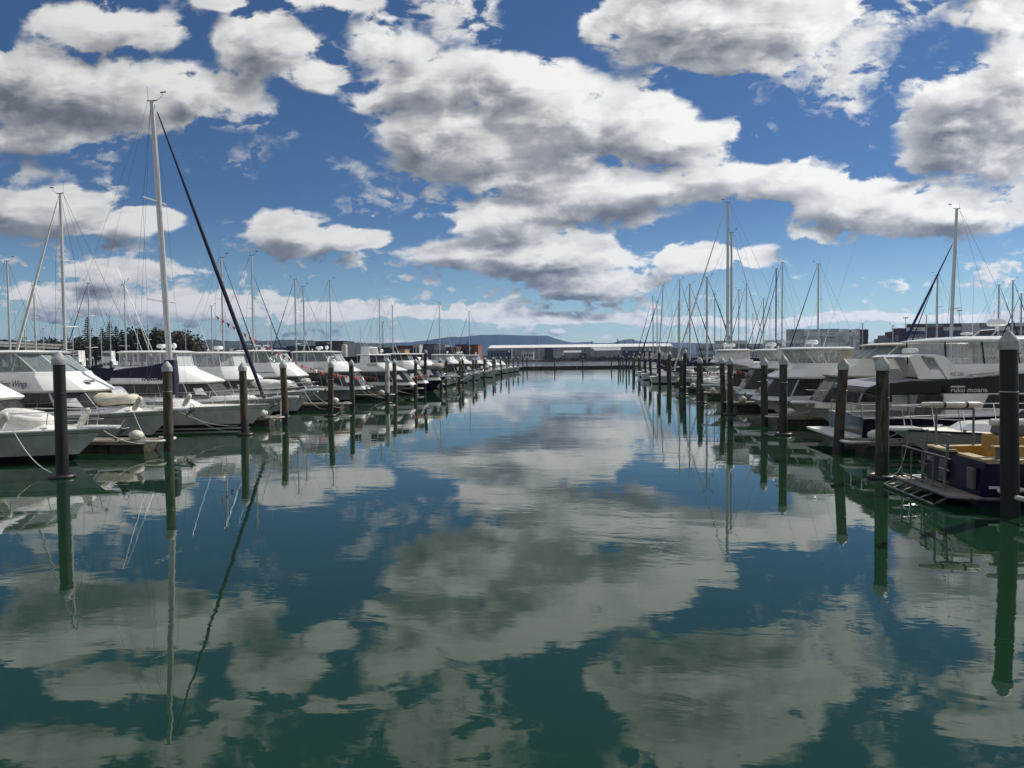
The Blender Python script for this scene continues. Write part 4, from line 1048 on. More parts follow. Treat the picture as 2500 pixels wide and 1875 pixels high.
p_ = rp(2398, 900); whip(root, p_[0], -1.2, p_[1], 3.4, (0.05, 0))
p_ = rp(2293, 915); MB().tube([(rp(2248, 905)[0], -1.75, rp(2248, 905)[1]), (rp(2304, 904)[0], -1.75, rp(2304, 904)[1])], 0.035, 6).build('arch_bar', STEEL, root, sm=60)
# flybridge with clears
Yf = Yr-1.6
fz0 = rp(2340, 890, Yf); fz1 = rp(2340, 834, Yf); fx0 = rp(2310, 860, Yf)[0]; fx1 = fx0+4.2
g0 = ring(fz0[1], fx1+0.5, 0.9, fx1-0.2, 1.5, fx0, 1.6); g1 = ring(fz1[1], fx1, 0.8, fx1-0.4, 1.5, fx0-0.05, 1.6)
MB().loft([ring(fz0[1]-0.55, fx1+1.4, 1.0, fx1+0.3, 1.7, fx0, 1.75), ring(fz0[1]+0.02, fx1+0.5, 0.95, fx1-0.1, 1.55, fx0, 1.65)]).build('flybridge', WHITE, root, bevel=0.04, sm=35)
edge_tubes(g0, g1, range(6), 0.03, BLACKG, 'canopy_post', root, [(2, 0.35), (2, 0.66), (4, 0.34), (4, 0.65)])
for k in (2, 4):
    for i in range(3): pane_on(g0, g1, k, i/3+0.015, (i+1)/3-0.015, 0.03, 0.97, 0, 0.006, CLEAR, 'pane', root)
pane_on(g0, g1, 0, 0.03, 0.97, 0.03, 0.97, 0, 0.006, CLEAR, 'pane', root)
for k in (1, 5): pane_on(g0, g1, k, 0.03, 0.97, 0.03, 0.97, 0, 0.006, CLEAR, 'pane', root)
pane_on(g0, g1, 3, 0.03, 0.97, 0.03, 0.97, 0, 0.006, CLEAR, 'pane', root)
MB().loft([ring(fz1[1], fx1+0.3, 1.0, fx1-0.3, 1.65, fx0-0.15, 1.75), ring(fz1[1]+0.08, fx1+0.3, 1.0, fx1-0.3, 1.7, fx0-0.25, 1.8), ring(fz1[1]+0.20, fx1-0.4, 0.7, fx1-0.8, 1.3, fx0+0.7, 1.3)]).build('hardtop', WHITE, root, bevel=0.03, sm=60)
lad = MB()
for yy in (-0.9, -0.5): lad.tube([(fx0+2.9, yy, fz0[1]-0.2), (fx0+3.4, yy, fz1[1])], 0.02, 5)
for i in range(5): lad.tube([(fx0+2.95+i*0.1, -0.9, fz0[1]+i*0.2), (fx0+2.95+i*0.1, -0.5, fz0[1]+i*0.2)], 0.015, 5)
lad.build('ladder', STEEL, root)
radome(root, fx0+2.6, 0, fz1[1]+0.42, 1.15); MB().tube([(fx0+2.0, -0.7, fz1[1]+0.15), (fx0+2.3, -0.6, fz1[1]+0.48), (fx0+2.3, 0.6, fz1[1]+0.48), (fx0+2.0, 0.7, fz1[1]+0.15)], 0.025, 5).build('radar_stand', STEEL, root)
MB().lathe([(0.02, 0), (0.02, 0.10), (0.22, 0.14), (0.20, 0.19), (0.02, 0.22)], (fx0+1.3, -0.4, fz1[1]+0.16), 12).build('antenna_dome', WHITE, root, sm=50)
for a, b in (((2364, 915), (2470, 903)),):
    q0, q1 = rp(*a), rp(*b); MB().tube([(q0[0], -hw, q0[1]), (q1[0], -hw, q1[1])], 0.03, 6).build('side_rail', STEEL, root)
    for u in (0.1, 0.35, 0.6, 0.85):
        xx = q0[0]+(q1[0]-q0[0])*u; zz = q0[1]+(q1[1]-q0[1])*u
        MB().tube([(xx-0.15, -hw, zz-0.35), (xx, -hw, zz)], 0.018, 5).build('stanchion', STEEL, root)
q = rp(2321, 957, Yn-0.035); text_part('name_lettering', 'ruku moana', 0.235, SILVER, root, (q[0], -hw-0.036, q[1]), (1, 0, 0), (0, 0, 1), 0.0, 0.006, width=rp(2410, 957)[0]-q[0])
q = rp(2320, 918, Yr-1.83); text_part('number_lettering', 'MNZ 122863', 0.20, INK, root, (q[0], -1.825, q[1]), (1, 0, 0), (0, 0, 1), 0.0, 0.0, width=rp(2354, 918, Yr-1.83)[0]-q[0])
q = rp(2321, 944, Yn-0.035); MB().box((q[0]+0.25, -hw-0.036, q[1]+0.0), (0.5, 0.008, 0.06)).build('name_plate', FENDER, root)
# stern rail
for yy in (-1.7, 1.7, -0.6):
    MB().tube([(0.05, yy, 1.1), (0.05, yy, 1.62)], 0.022, 5).build('stanchion', STEEL, root)
MB().tube([(2.6, -1.75, 1.62), (0.1, -1.75, 1.62), (0.0, -1.6, 1.62), (0.0, 1.6, 1.62), (0.1, 1.75, 1.62)], 0.028, 6).build('stern_rail', STEEL, root, sm=60)

# ------------------------------------------------------------------ navy and yellow dive boat, stern to the fairway
Yo = 18.6
Ox = 8.88
orca = thing('dive_boat', 'navy hulled dive boat with ochre deck and stern boarding platform, bottom right', 'dive boat', (Ox, Yo, 0), 0.0)
L_ = 9.5; gz = 1.02
hh = Hull(L_, 3.1, 1.5, gz, 1.5, tw=0.05, st_rake=0.12)
o = hh.build(orca, [(ANTIF, -0.45, 0.0), (BLUEH, 0.0, ('t', 0.5)), (BLUEH, ('t', 0.5), ('t', 1.0))]); o.location = (L_, 0, 0)
def opt(t, z): x, y, zz = hh.pt(t, z); return x+L_, y, zz
# gunwale capping, open cockpit inside in ochre
cap = MB(); inn = MB(); n = 14
for sg in (1, -1):
    for i in range(n):
        t0, t1 = i/n*0.9, (i+1)/n*0.9
        a, b = opt(t0, hh.sheer_z(t0)), opt(t1, hh.sheer_z(t1))
        ai, bi = (a[0], max(0, a[1]-0.24)), (b[0], max(0, b[1]-0.24))
        ao, bo = a[1]+0.03, b[1]+0.03
        cap.quad((a[0], ao*sg, a[2]+0.05), (b[0], bo*sg, b[2]+0.05), (bi[0], bi[1]*sg, b[2]+0.05), (ai[0], ai[1]*sg, a[2]+0.05))
        cap.quad((a[0], ao*sg, a[2]+0.05), (b[0], bo*sg, b[2]+0.05), (b[0], bo*sg, b[2]-0.03), (a[0], ao*sg, a[2]-0.03))
        inn.quad((ai[0], ai[1]*sg, a[2]+0.05), (bi[0], bi[1]*sg, b[2]+0.05), (bi[0], bi[1]*sg, 0.45), (ai[0], ai[1]*sg, 0.45))
y0 = opt(0, gz)[1]
for ya, yb in ((-y0-0.03, -0.25), (0.35, y0+0.03)):
    cap.box((0.18, (ya+yb)/2, gz+0.037), (0.28, yb-ya, 0.06))
inn.box((0.34, 0, gz-0.30), (0.04, 2*y0-0.5, 0.62))
cap.build('gunwale', TANG, orca); inn.build('bulwark_lining', YELLOW, orca)
MB().prism([(0.2, -1.35), (7.5, -1.3), (7.5, 1.3), (0.2, 1.35)], 'z', 0.40, 0.46).build('cockpit_sole', DECK, orca)
MB().box((1.62, 0.55, 0.95), (0.80, 0.95, 0.98)).build('engine_box', YELLOW, orca, bevel=0.04)
MB().box((1.65, 0.55, 1.60), (0.62, 0.70, 0.30), taper=0.85).build('box_cover', GREYP, orca, bevel=0.06)
MB().box((1.0, -0.55, 0.95), (1.2, 0.6, 0.10)).build('bench', BLUEH, orca, bevel=0.03)
MB().box((4.6, 0.1, 1.60), (1.6, 2.2, 2.3)).build('wheelhouse', YELLOW, orca, bevel=0.06)
MB().box((0.75, -y0+0.12, gz+0.34), (0.95, 0.13, 0.05)).build('grab_plank', TANG, orca, bevel=0.015)
for xx in (0.4, 1.1): MB().box((xx, -y0+0.12, gz+0.18), (0.05, 0.09, 0.28)).build('plank_post', GREYP, orca)
# stern platform with rail posts
pf = MB(); pf.prism([(0.0, -1.55), (-0.62, -1.35), (-0.70, 1.35), (0.0, 1.5)], 'z', 0.17, 0.23); pf.build('boarding_platform', PLANK, orca, bevel=0.01)
edge = [(0.5, -1.60), (-0.02, -1.60), (-0.66, -1.38), (-0.75, 1.38), (0.0, 1.55)]
MB().tube([(x, y, 0.21) for x, y in edge], 0.045, 7).build('platform_edge', GALV, orca, sm=60)
posts = [(-0.46, -0.72), (-0.47, -0.15), (-0.48, 0.42), (-0.49, 1.0), (-0.50, 1.52)]
for i, (x, y) in enumerate(posts):
    MB().tube([(x, y, 0.20), (x, y, 1.03)], 0.020, 6).build('rail_post', GALV, orca, sm=60)
for zz in (0.30, 1.03):
    MB().tube([(x, y, zz) for x, y in posts], 0.024, 6).build('platform_rail', GALV, orca, sm=60)
# water-level step frame
fr = [(-0.68, -1.30, 0.17), (-1.08, -1.50, 0.06), (-1.12, 1.10, 0.06), (-0.74, 1.32, 0.17)]
MB().tube(fr, 0.026, 6).build('step_frame', GALV, orca, sm=60)
for u in (0.2, 0.4, 0.6, 0.8):
    yA = -1.15+2.4*u
    MB().tube([(-0.68, yA, 0.17), (-1.10, yA-0.15, 0.06)], 0.022, 6).build('step_rung', GALV, orca, sm=60)
# two dive ladders folded upright: a mast with cross rungs
for yy in (-0.28, 0.82):
    MB().tube([(-0.28, yy, 0.22), (-0.18, yy, 1.55)], 0.035, 7).build('ladder_mast', GALV, orca, sm=60)
    for i in range(5):
        z = 0.40+i*0.28; x = -0.28+0.10*(z-0.22)/1.33
        MB().tube([(x-0.03, yy-0.26, z), (x-0.03, yy+0.26, z)], 0.020, 6).build('ladder_rung', GALV, orca, sm=60)
# frame carrying the white rescue float
fx = [0.25, 1.18]
for x in fx: MB().tube([(x, 1.30, 0.5), (x, 1.30, 2.05)], 0.030, 7).build('frame_post', GALV, orca, sm=60)
MB().tube([(fx[0], 1.30, 2.05), (fx[1], 1.30, 2.05)], 0.030, 7).build('frame_bar', GALV, orca, sm=60)
fl = MB(); fl.tube([(-0.14, 1.27, 2.16), (-0.10, 1.27, 2.16), (1.30, 1.27, 2.16), (1.39, 1.27, 2.16)], [0.05, 0.075, 0.075, 0.03], 12); o = fl.build('float_tube', FENDER, None, sm=50)
o.location = (Ox, Yo, 0); tag(o, 'white cylindrical float strapped to the dive boat frame', 'float')
for x in (0.42, 0.98):
    MB().lathe([(0.085, -0.03), (0.085, 0.03)], (0, 0, 0), 12).build('strap', RUBBER, o).matrix_local = Matrix.Translation((x, 1.27, 2.16)) @ Matrix.Rotation(PI/2, 4, 'Y')
fl = MB(); fl.tube([(0.62, -0.55, 1.86), (0.66, -0.55, 1.86), (2.6, -0.55, 1.86)], [0.07, 0.085, 0.085], 12); o = fl.build('float_tube', FENDER, None, sm=50)
o.location = (Ox, Yo, 0); tag(o, 'second white float behind the nearest right pile', 'float')
for x in (0.85, 2.3): MB().tube([(x, -0.55, 0.5), (x, -0.55, 1.79)], 0.026, 7).build('frame_post', GALV, orca, sm=60)
text_part('name_lettering', 'ORCA', 0.17, FENDER, orca, (-0.012, 1.28, 0.72), (0, -1, 0), (0, 0, 1), 0.0, 0.0)
for i, yy in enumerate((-1.05, 0.28)):
    MB().box((-0.04, yy, 0.60), (0.10, 0.26, 0.5)).build('transom_pad', GREYP, orca, bevel=0.02)

# ------------------------------------------------------------------ yachts behind (placed by their masts)
def back_yacht(px, py, X, side, txt, **kw):
    """mast seen at photo column px with its head at py; it stands in the berth row at X"""
    d = ray(px, py); Y = X/d.x*d.y
    H_ = at_y(px, py, Y).z
    L = kw.pop('L', 11.5)
    mxl = -0.40*L
    Xb = X - side*mxl
    ln = kw.pop('lean', 0.0)
    return yacht('sailing_yacht', txt, Xb - side*ln, Y, side, L=L, mast_h=H_, mast_x=mxl, lean=ln, **kw)
BY = [
 (17, 638, -55, 1, 'white sloop whose mast stands nearest the left edge of the photo', dict()),
 (82, 697, -62, 1, 'short-masted white sloop behind the white furled headsail at far left', dict()),
 (147, 473, -36, -1, 'sloop with tall pale mast and white furled headsail, left of the trees', dict(genoa=WHITEC, genr=0.10, mastr=0.12, L=12)),
 (155, 716, -70, -1, 'far sloop with mast just right of the white furled headsail', dict()),
 (215, 692, -60, -1, 'sloop with mast in front of the tall Norfolk pine', dict(genoa=NAVYC)),
 (303, 689, -60, 1, 'sloop with mast between the pines and the broadleaf trees', dict(genoa=WHITEC)),
 (516, 747, -66, 1, 'short-masted sloop just left of the dark furled headsail foot', dict()),
 (540, 629, -37, 1, 'sloop with mast crossed by the big dark furled headsail', dict(genoa=NAVYC)),
 (614, 624, -36, 1, 'sloop with tall mast just right of the big dark furled headsail', dict(genoa=NAVYC, frac=0.86)),
 (720, 682, -38, -1, 'sloop with the left mast of the pair above the black framed launch', dict(genoa=NAVYC)),
 (740, 700, -40, 1, 'sloop with the shorter right mast of the pair above the black framed launch', dict()),
 (805, 686, -37, 1, 'sloop with lone mast above the script-named launch', dict()),
 (926, 731, -38, 1, 'sloop with the left of two close masts above the dark-windowed launch', dict(genoa=WHITEC)),
 (934, 785, -60, 1, 'low dark-masted yacht between two taller far left masts', dict(mastm=DARKM)),
 (958, 745, -38, 1, 'sloop with the right of two close masts above the dark-windowed launch', dict()),
 (1072, 739, -31, -1, 'sloop with mast before the left slope of the blue range', dict(genoa=NAVYC)),
 (1145, 760, -30, -1, 'sloop with the last mast left of the fairway', dict(genoa=NAVYC)),
 (1594, 723, 15, -1, 'far sloop with the first mast right of the fairway', dict()),
 (1604, 735, 17, -1, 'far sloop with the second mast right of the fairway', dict(genoa=NAVYC)),
 (1619, 697, 15.5, -1, 'sloop with leaning pale mast, third right of the fairway', dict(lean=-1.0)),
 (1656, 735, 24, -1, 'sloop with slim short mast, fourth right of the fairway', dict()),
 (1659, 684, 15.5, 1, 'sloop with mast and dark stay falling right, fifth right of the fairway', dict(genoa=BLACKC)),
 (1684, 695, 15, 1, 'sloop with sturdy mast, sixth right of the fairway', dict(genoa=BLACKC, mastr=0.13)),
 (1726, 677, 15, 1, 'sloop with thick pale mast left of the two tallest right masts', dict(genoa=BLACKC, mastr=0.14)),
 (1745, 716, 26, 1, 'sloop with thin mast seen between the big pale mast and the tallest', dict()),
 (1777, 495, 17, -1, 'large sloop with the tallest right mast and white furled headsail', dict(L=17, B=4.8, fb=1.6, fs=1.3, mastr=0.18, genoa=WHITEC, genr=0.10, spr=3, cover=BLACKC, boomlen=6.5)),
 (1786, 568, 18, 1, 'sloop with second tallest right mast beside the tallest', dict(L=13.5, B=4.2, mastr=0.15, spr=3, cover=BLACKC, genoa=WHITEC)),
 (1804, 707, 32, -1, 'sloop with mast just right of the second tallest right mast', dict()),
 (1822, 693, 32, -1, 'sloop with grey mast carrying a radar, right of the tallest pair', dict()),
 (1864, 729, 36, -1, 'sloop with low thin mast left of the black mast', dict()),
 (1895, 656, 32, -1, 'sloop with the only black mast on the right', dict(mastm=DARKM, genoa=BLACKC)),
 (1910, 641, 33, -1, 'sloop with pale mast right next to the black mast', dict(genoa=NAVYC, L=12.5)),
 (1998, 645, 32, -1, 'sloop with mast in front of the pale container stack', dict(genoa=BLACKC, genr=0.08, L=12.5)),
 (2289, 673, 45, -1, 'sloop with slim mast left of the tall navy-stayed mast', dict()),
 (2336, 510, 32, -1, 'sloop with tall mast and long navy furled headsail on the far right', dict(genoa=mat('navy_sail_strip', (0.012, 0.03, 0.14), 0.8), genr=0.12, mastr=0.14, L=13.5, spr=1, lean=-0.45, frac=0.82)),
 (2439, 696, 60, 1, 'sloop with mast above the big clear-canopied flybridge at right', dict()),
 (2473, 685, 60, 1, 'sloop with mast beside the nearest right pile cap', dict(genoa=BLACKC)),
 (2494, 717, 62, -1, 'sloop with the mast nearest the right edge of the photo', dict()),
]
for px, py, X, side, txt, kw in BY:
    if X > 0: kw.setdefault('genoa', BLACKC); kw.setdefault('mastr', 0.12); kw.setdefault('genr', 0.075)
    back_yacht(px, py, X, side, txt, wr=0.012, **kw)

far_left = [(60, 790), (105, 802), (176, 778), (246, 800), (268, 772), (335, 806), (361, 792), (452, 792), (585, 800), (662, 792), (880, 803), (906, 798)]
for i, (px, py) in enumerate(far_left):
    back_yacht(px, py, -95 - 6*(i % 4), 1 if i % 2 else -1, 'distant sloop with a low mast in the far left basin, %s from the left' % nth(i+1), wr=0.012, mastr=0.10, L=10, cover=(NAVYC, WHITEC, BLACKC)[i % 3], group='distant yachts in the far left basin')
far_right = [(1640, 760), (1704, 770), (1760, 742), (1838, 765), (1880, 752), (1940, 770), (2106, 790), (2180, 795), (2262, 770)]
for i, (px, py) in enumerate(far_right):
    back_yacht(px, py, 52 + 8*(i % 3), -1 if i % 2 else 1, 'distant sloop with a low mast in the right basin, %s from the left' % nth(i+1), wr=0.012, mastr=0.10, L=10, cover=(NAVYC, WHITEC, BLACKC)[i % 3], group='distant yachts in the right basin')

# ------------------------------------------------------------------ gear on the boats
def on_boat(d, x, y, z):
    c = 1 if d['side'] > 0 else -1
    return (d['Xb']+x*c, d['Y']+y*c, z)
p = on_boat(A, -3.6, 0, A['zd']+0.16); dinghy('upturned white dinghy strapped on the nearest left foredeck', *p, 0, 0.95, WHITEC, flip=True)
p = on_boat(Bq, -3.7, 0, Bq['zd']+0.28); dinghy('cream inflatable with cover on the Silent Wings foredeck', *p, 0, 1.0, mat('cream_fabric', (0.58, 0.55, 0.45), 0.8, var=0.2))
p = on_boat(E_, -3.4, 0, E_['zd']+0.30); dinghy('grey inflatable on the foredeck beneath the grey tinted canopy', *p, 0, 1.1, WHITEC)
p = on_boat(Fq, -2.6, 0, Fq['zd']+0.30); dinghy('grey inflatable on the foredeck of the black framed launch', *p, 0, 1.15, None, covered=False)
p = on_boat(Gq, -2.9, 0, Gq['zd']+0.30); dinghy('pale inflatable on the foredeck of the script-named launch', *p, 0, 1.15)
p = on_boat(Hq, -2.7, 0, Hq['zd']+0.30); dinghy('white inflatable on the foredeck of the radar arch launch', *p, 0, 1.0, WHITEC)
p = on_boat(Jq, -3.2, 0, Jq['zd']+0.75); dinghy('large grey covered inflatable perched over the navy hull', *p, 0, 1.75, mat('taupe_cover', (0.30, 0.28, 0.25), 0.8, var=0.2))
p = on_boat(R4, -3.6, 0, R4['zd']+0.30); dinghy('dark inflatable on the Highland foredeck', *p, PI, 1.1, mat('charcoal_fabric', (0.05, 0.05, 0.055), 0.7))
for d, x, sg, lab in ((A, -2.9, -1, 'white fender lashed to the nearest left bow rail'), (A, -1.35, 1, 'white fender leaning inside the nearest left pulpit'), (Bq, -1.6, -1, 'white fender hanging at the Silent Wings bow'), (C, -3.6, -1, 'white fender on the tall sloop lifelines'), (Fq, -1.4, -1, 'white fender on the black framed launch bow'), (R5, -2.0, 1, 'white fender on the cream hulled launch rail')):
    t = 1+x/d['L']; q = d['hull'].sheer(t, 0.15)
    p = on_boat(d, x, q[1]*sg, q[2]+0.34); fender(lab, *p, 0.55)
# mooring lines
def bowline(d, t, sg, dz=0.0):
    x, y, z = d['hull'].sheer(t, 0.05); return on_boat(d, x, y*sg, z+0.02+dz)
rl = [(A, 0.80, -1, LPP[0], 'line from the nearest left launch to the first left pile'), (A, 0.95, 1, LPP[1], 'line from the nearest left bow to the first left pontoon'),
      (Bq, 0.88, -1, LPP[1], 'line from Silent Wings to the first left pontoon'), (Bq, 0.97, 1, LPP[2], 'line from the Silent Wings stem to the third left pile'),
      (C, 0.72, -1, LPP[2], 'long line from the tall sloop side to the third left pile'), (C, 0.97, 1, LPP[3], 'line from the tall sloop bow to the fourth left pile'),
      (Dl, 0.97, -1, LPP[3], 'line from the TAKUMI bow to the fourth left pile'), (E_, 0.95, -1, LPP[4], 'line from the grey canopy launch to the fifth left pile'), (E_, 0.97, 1, LPP[5], 'line from the grey canopy launch to the sixth left pile'),
      (Gq, 0.95, -1, LPP[6], 'line from the script-named launch to the white painted pile'), (Gq, 0.97, 1, LPP[7], 'line from the script-named launch to the eighth left pile'), (Jq, 0.95, -1, LPP[10], 'line from the navy hull to the eleventh left pile'),
      (Hq, 0.97, 1, LPP[8], 'line from the radar arch launch to the ninth left pile'), (Kq, 0.97, -1, LPP[11], 'line from the beige cockpit launch to its pile'),
      (R4, 0.97, 1, RPP[3], 'line from the Highland bow to the fourth right pile'), (R4, 0.90, -1, RPP[4], 'line from Highland to the fifth right pile'), (R5, 0.97, 1, RPP[4], 'line from the cream launch to the fifth right pile'), (R6, 0.97, -1, RPP[6], 'line from the rounded canopy launch to the seventh right pile'),
      (R6, 0.95, 1, RPP[5], 'line from the rounded canopy launch to the sixth right pile'), (R7, 0.95, -1, RPP[7], 'line from the grey-white launch to the eighth right pile'), (R2, 0.96, 1, RPP[1], 'line from the black sheer launch to the second right pile'), (R2, 0.94, -1, RPP[2], 'line from the black sheer launch to the third right pile')]
for i, (d, t, sg, pl, lab) in enumerate(rl):
    a = bowline(d, t, sg); b = (pl.x+0.26*(-1 if d['side'] > 0 else 1), pl.y-0.1, 0.16 if i % 2 == 0 else 0.45)
    rope('pale mooring ' + lab, a, b, 0.25+0.1*(i % 3), 0.016 if d['side'] > 0 else 0.014, ROPE if d['side'] > 0 or i % 2 else ROPED)

# ------------------------------------------------------------------ bunting
def bunting(label, pts, n, seed, sz=0.30):
    root = thing('bunting_string', label, 'bunting', pts[0])
    P0 = Vector(pts[0]); V_ = [Vector(p)-P0 for p in pts]
    MB().tube(V_, 0.007, 4).build('cord', WHITEF, root)
    rnd = random.Random(seed)
    seg = [0.0]
    for a, b in zip(V_[:-1], V_[1:]): seg.append(seg[-1]+(b-a).length)
    for i in range(n):
        s = seg[-1]*(i+0.5)/n
        j = max(k for k in range(len(seg)-1) if seg[k] <= s)
        p = V_[j].lerp(V_[j+1], (s-seg[j])/(seg[j+1]-seg[j]))
        dx = (V_[j+1]-V_[j]).normalized()*sz*0.42
        tip = p+Vector((rnd.uniform(-.08, .08), rnd.uniform(-.06, .06), -sz))
        mb = MB(); mb.slab(p-dx, p+dx, tip+dx*0.05, tip-dx*0.05, 0.006)
        mb.build('pennant', [RED, RED, BLUEF, RED, WHITEF, RED][(i+seed) % 6], root)
Yb = 48.3
bunting('string of red and blue pennants slanting down to the black framed launch', [at_y(524, 768, Yb), at_y(575, 800, Yb), at_y(615, 824, Yb), at_y(660, 850, Yb), at_y(700, 870, Yb)], 13, 0, 0.34)
bunting('string of red pennants sagging from the black framed launch to the script-named bow', [at_y(702, 872, 49), at_y(740, 892, 50), at_y(790, 908, 52), at_y(840, 917, 54), at_y(885, 921, 55.5)], 26, 1, 0.26)
bunting('red pennants strung along the rails of the hardtop launch', [at_y(868, 918, 61), at_y(930, 922, 62), at_y(985, 922, 63), at_y(1050, 914, 66)], 20, 3, 0.28)
bunting('red pennants strung along the right row launch rails by the clear canopy', [at_y(1722, 905, 50), at_y(1760, 912, 49), at_y(1800, 904, 48), at_y(1828, 912, 46)], 16, 2, 0.24)

# ------------------------------------------------------------------ land, hills, shore
def land_mat(name, c1, c2, sc=0.02):
    return mat(name, c1, 0.95, col2=c2, vscale=sc, bump=0.0)
GROUND = land_mat('quay_ground', (0.20, 0.19, 0.165), (0.10, 0.10, 0.075), 0.03)
ROCK = mat('revetment_rock', (0.055, 0.053, 0.048), 0.95, var=0.5, vscale=0.5, bump=0.3, bscale=1.0)
HILLM = land_mat('hill_cover', (0.026, 0.036, 0.024), (0.014, 0.021, 0.016), 0.004)
def land(name, poly, z=1.9, slope=3.0):
    mb = MB(); n = len(poly)
    cx = sum(p[0] for p in poly)/n; cy = sum(p[1] for p in poly)/n
    out = []
    for x, y in poly:
        d = Vector((x-cx, y-cy)).normalized(); out.append((x+d.x*slope, y+d.y*slope))
    mb.face([len(mb.v)+i for i in range(n)], 0); mb.v += [(x, y, z) for x, y in poly]
    b = len(mb.v); mb.v += [(x, y, -0.6) for x, y in out]
    for i in range(n):
        j = (i+1) % n; mb.face((i, j, b+j, b+i), 1)
    return struct(mb.build(name, [GROUND, ROCK]))
land('far_bank', [(-2500, 640), (260, 610), (2600, 560), (3000, 6800), (-3000, 6800)])
land('left_shore', [(-900, 250), (-150, 235), (-60, 330), (-70, 420), (-300, 620), (-1500, 630)])
land('port_quay', [(112, 420), (180, 380), (900, 330), (1600, 545), (250, 590)], 2.4)
def hills(name, prof, Y, depth, rough, seed):
    rnd = random.Random(seed)
    mb = MB(); cols = []
    xs = []
    N = 240
    for i in range(N+1):
        px = prof[0][0] + (prof[-1][0]-prof[0][0])*i/N
        for (a, ya), (b, yb) in zip(prof[:-1], prof[1:]):
            if a <= px <= b:
                u = (px-a)/(b-a); py = ya+(yb-ya)*u; break
        py += rnd.uniform(-rough, rough)
        p = at_y(px, py, Y)
        zt = max(3.0, p.z)
        cols.append([(p.x, Y-depth, 1.0), (p.x, Y-depth*0.55, zt*(0.40+rnd.uniform(-.06, .06))), (p.x, Y-depth*0.2, zt*(0.80+rnd.uniform(-.04, .04))), (p.x, Y, zt), (p.x, Y+depth*0.6, 1.0)])
    for i in range(N):
        for j in range(4):
            mb.quad(cols[i][j], cols[i+1][j], cols[i+1][j+1], cols[i][j+1])
    return struct(mb.build(name, HILLM, None, sm=180))
hills('far_range', [(-500, 852), (0, 846), (400, 848), (700, 842), (920, 838), (1000, 836), (1060, 828), (1100, 822), (1130, 823), (1160, 818), (1210, 817), (1290, 819), (1340, 820), (1360, 828), (1400, 837), (1440, 834), (1460, 838), (1500, 836), (1520, 829), (1545, 827), (1562, 835), (1600, 834), (1650, 836), (1800, 840), (2100, 850), (2300, 846), (2700, 846), (3000, 850)], 6200, 900, 0.6, 3)
hills('near_hills', [(-400, 838), (0, 828), (60, 833), (160, 836), (470, 832), (520, 829), (580, 833), (640, 832), (700, 829), (760, 831), (800, 838), (860, 836), (920, 838), (1000, 848), (1100, 858), (1200, 866)], 2600, 500, 1.0, 4)

# ------------------------------------------------------------------ trees
LEAF1 = mat('dark_foliage', (0.045, 0.060, 0.026), 0.8, var=0.5, vscale=0.6, col2=(0.018, 0.026, 0.012))
LEAF2 = mat('pine_foliage', (0.028, 0.042, 0.022), 0.8, var=0.5, vscale=0.6)
LEAF3 = mat('brown_foliage', (0.085, 0.070, 0.042), 0.85, var=0.4, vscale=0.6, col2=(0.045, 0.036, 0.022))
BARK = mat('bark', (0.06, 0.048, 0.035), 0.95, var=0.4, vscale=3)
def leafquad(mb, p, s, rnd, up=0.3):
    d1 = Vector((rnd.gauss(0, 1), rnd.gauss(0, 1), rnd.gauss(0, 1)*0.7)).normalized()*s
    d2 = d1.cross(Vector((rnd.gauss(0, 1), rnd.gauss(0, 1), rnd.gauss(0, 1)))).normalized()*s*0.7
    mb.quad(p-d1, p+d2, p+d1, p-d2)
def broad(label, px, pyt, Y, w, m, seed, base=2.0, n=1500):
    top = at_y(px, pyt, Y); H_ = top.z-base
    root = thing('broadleaf_tree', label, 'tree', (top.x, Y, base), 0, 'broadleaf trees on the left shore')
    rnd = random.Random(seed)
    tr = MB(); tr.tube([(0, 0, 0), (0.1, 0, H_*0.25), (0.2, 0.1, H_*0.5)], [0.45, 0.35, 0.2], 7)
    for i in range(5):
        a = rnd.uniform(0, 6.28); tr.tube([(0.1, 0, H_*0.25), (math.cos(a)*w*0.3, math.sin(a)*w*0.3, H_*0.6)], [0.22, 0.08], 5)
    tr.build('trunk', BARK, root, sm=60)
    cl = [(Vector((rnd.uniform(-.75, .75)*w/2, rnd.uniform(-.6, .6)*w/2, H_*rnd.uniform(0.30, 0.82))), rnd.uniform(0.16, 0.30)*w) for _ in range(13)]
    cl.append((Vector((0, 0, H_*0.86)), H_*0.14))
    mb = MB()
    for i in range(n):
        c, r = rnd.choice(cl)
        v = Vector((rnd.gauss(0, 1), rnd.gauss(0, 1), rnd.gauss(0, 1))).normalized()*r*(rnd.random()**0.35)
        leafquad(mb, c+v, rnd.uniform(0.35, 0.75)*w/14, rnd)
    mb.build('crown', m, root)
def pine(label, px, pyt, Y, w, seed, base=2.0, open_=0.6, m=None):
    top = at_y(px, pyt, Y); H_ = top.z-base
    root = thing('norfolk_pine', label, 'tree', (top.x, Y, base), 0, 'pines on the left shore')
    rnd = random.Random(seed)
    MB().tube([(0, 0, 0), (0, 0, H_*0.98)], [0.40, 0.05], 7).build('trunk', BARK, root, sm=60)
    mb = MB(); nl = int(H_/ (0.95))
    for i in range(nl):
        f = (i+1)/nl; z = H_*(0.12+0.88*f); r = w/2*(1-f)**0.75*(0.9+0.2*rnd.random())+0.15
        nb = 9
        for b in range(nb):
            a = 2*PI*b/nb+i*0.4+rnd.uniform(-.15, .15)
            for s in range(7):
                u = (s+0.5)/7*rnd.uniform(.9, 1.05)
                p = Vector((math.cos(a)*r*u, math.sin(a)*r*u, z+0.35*r*u*0.35-0.1+rnd.uniform(-.12, .12)))
                leafquad(mb, p, rnd.uniform(0.25, 0.5)*(0.6+open_*0.4), rnd)
    mb.build('crown', m or LEAF2, root)
Yt = 262
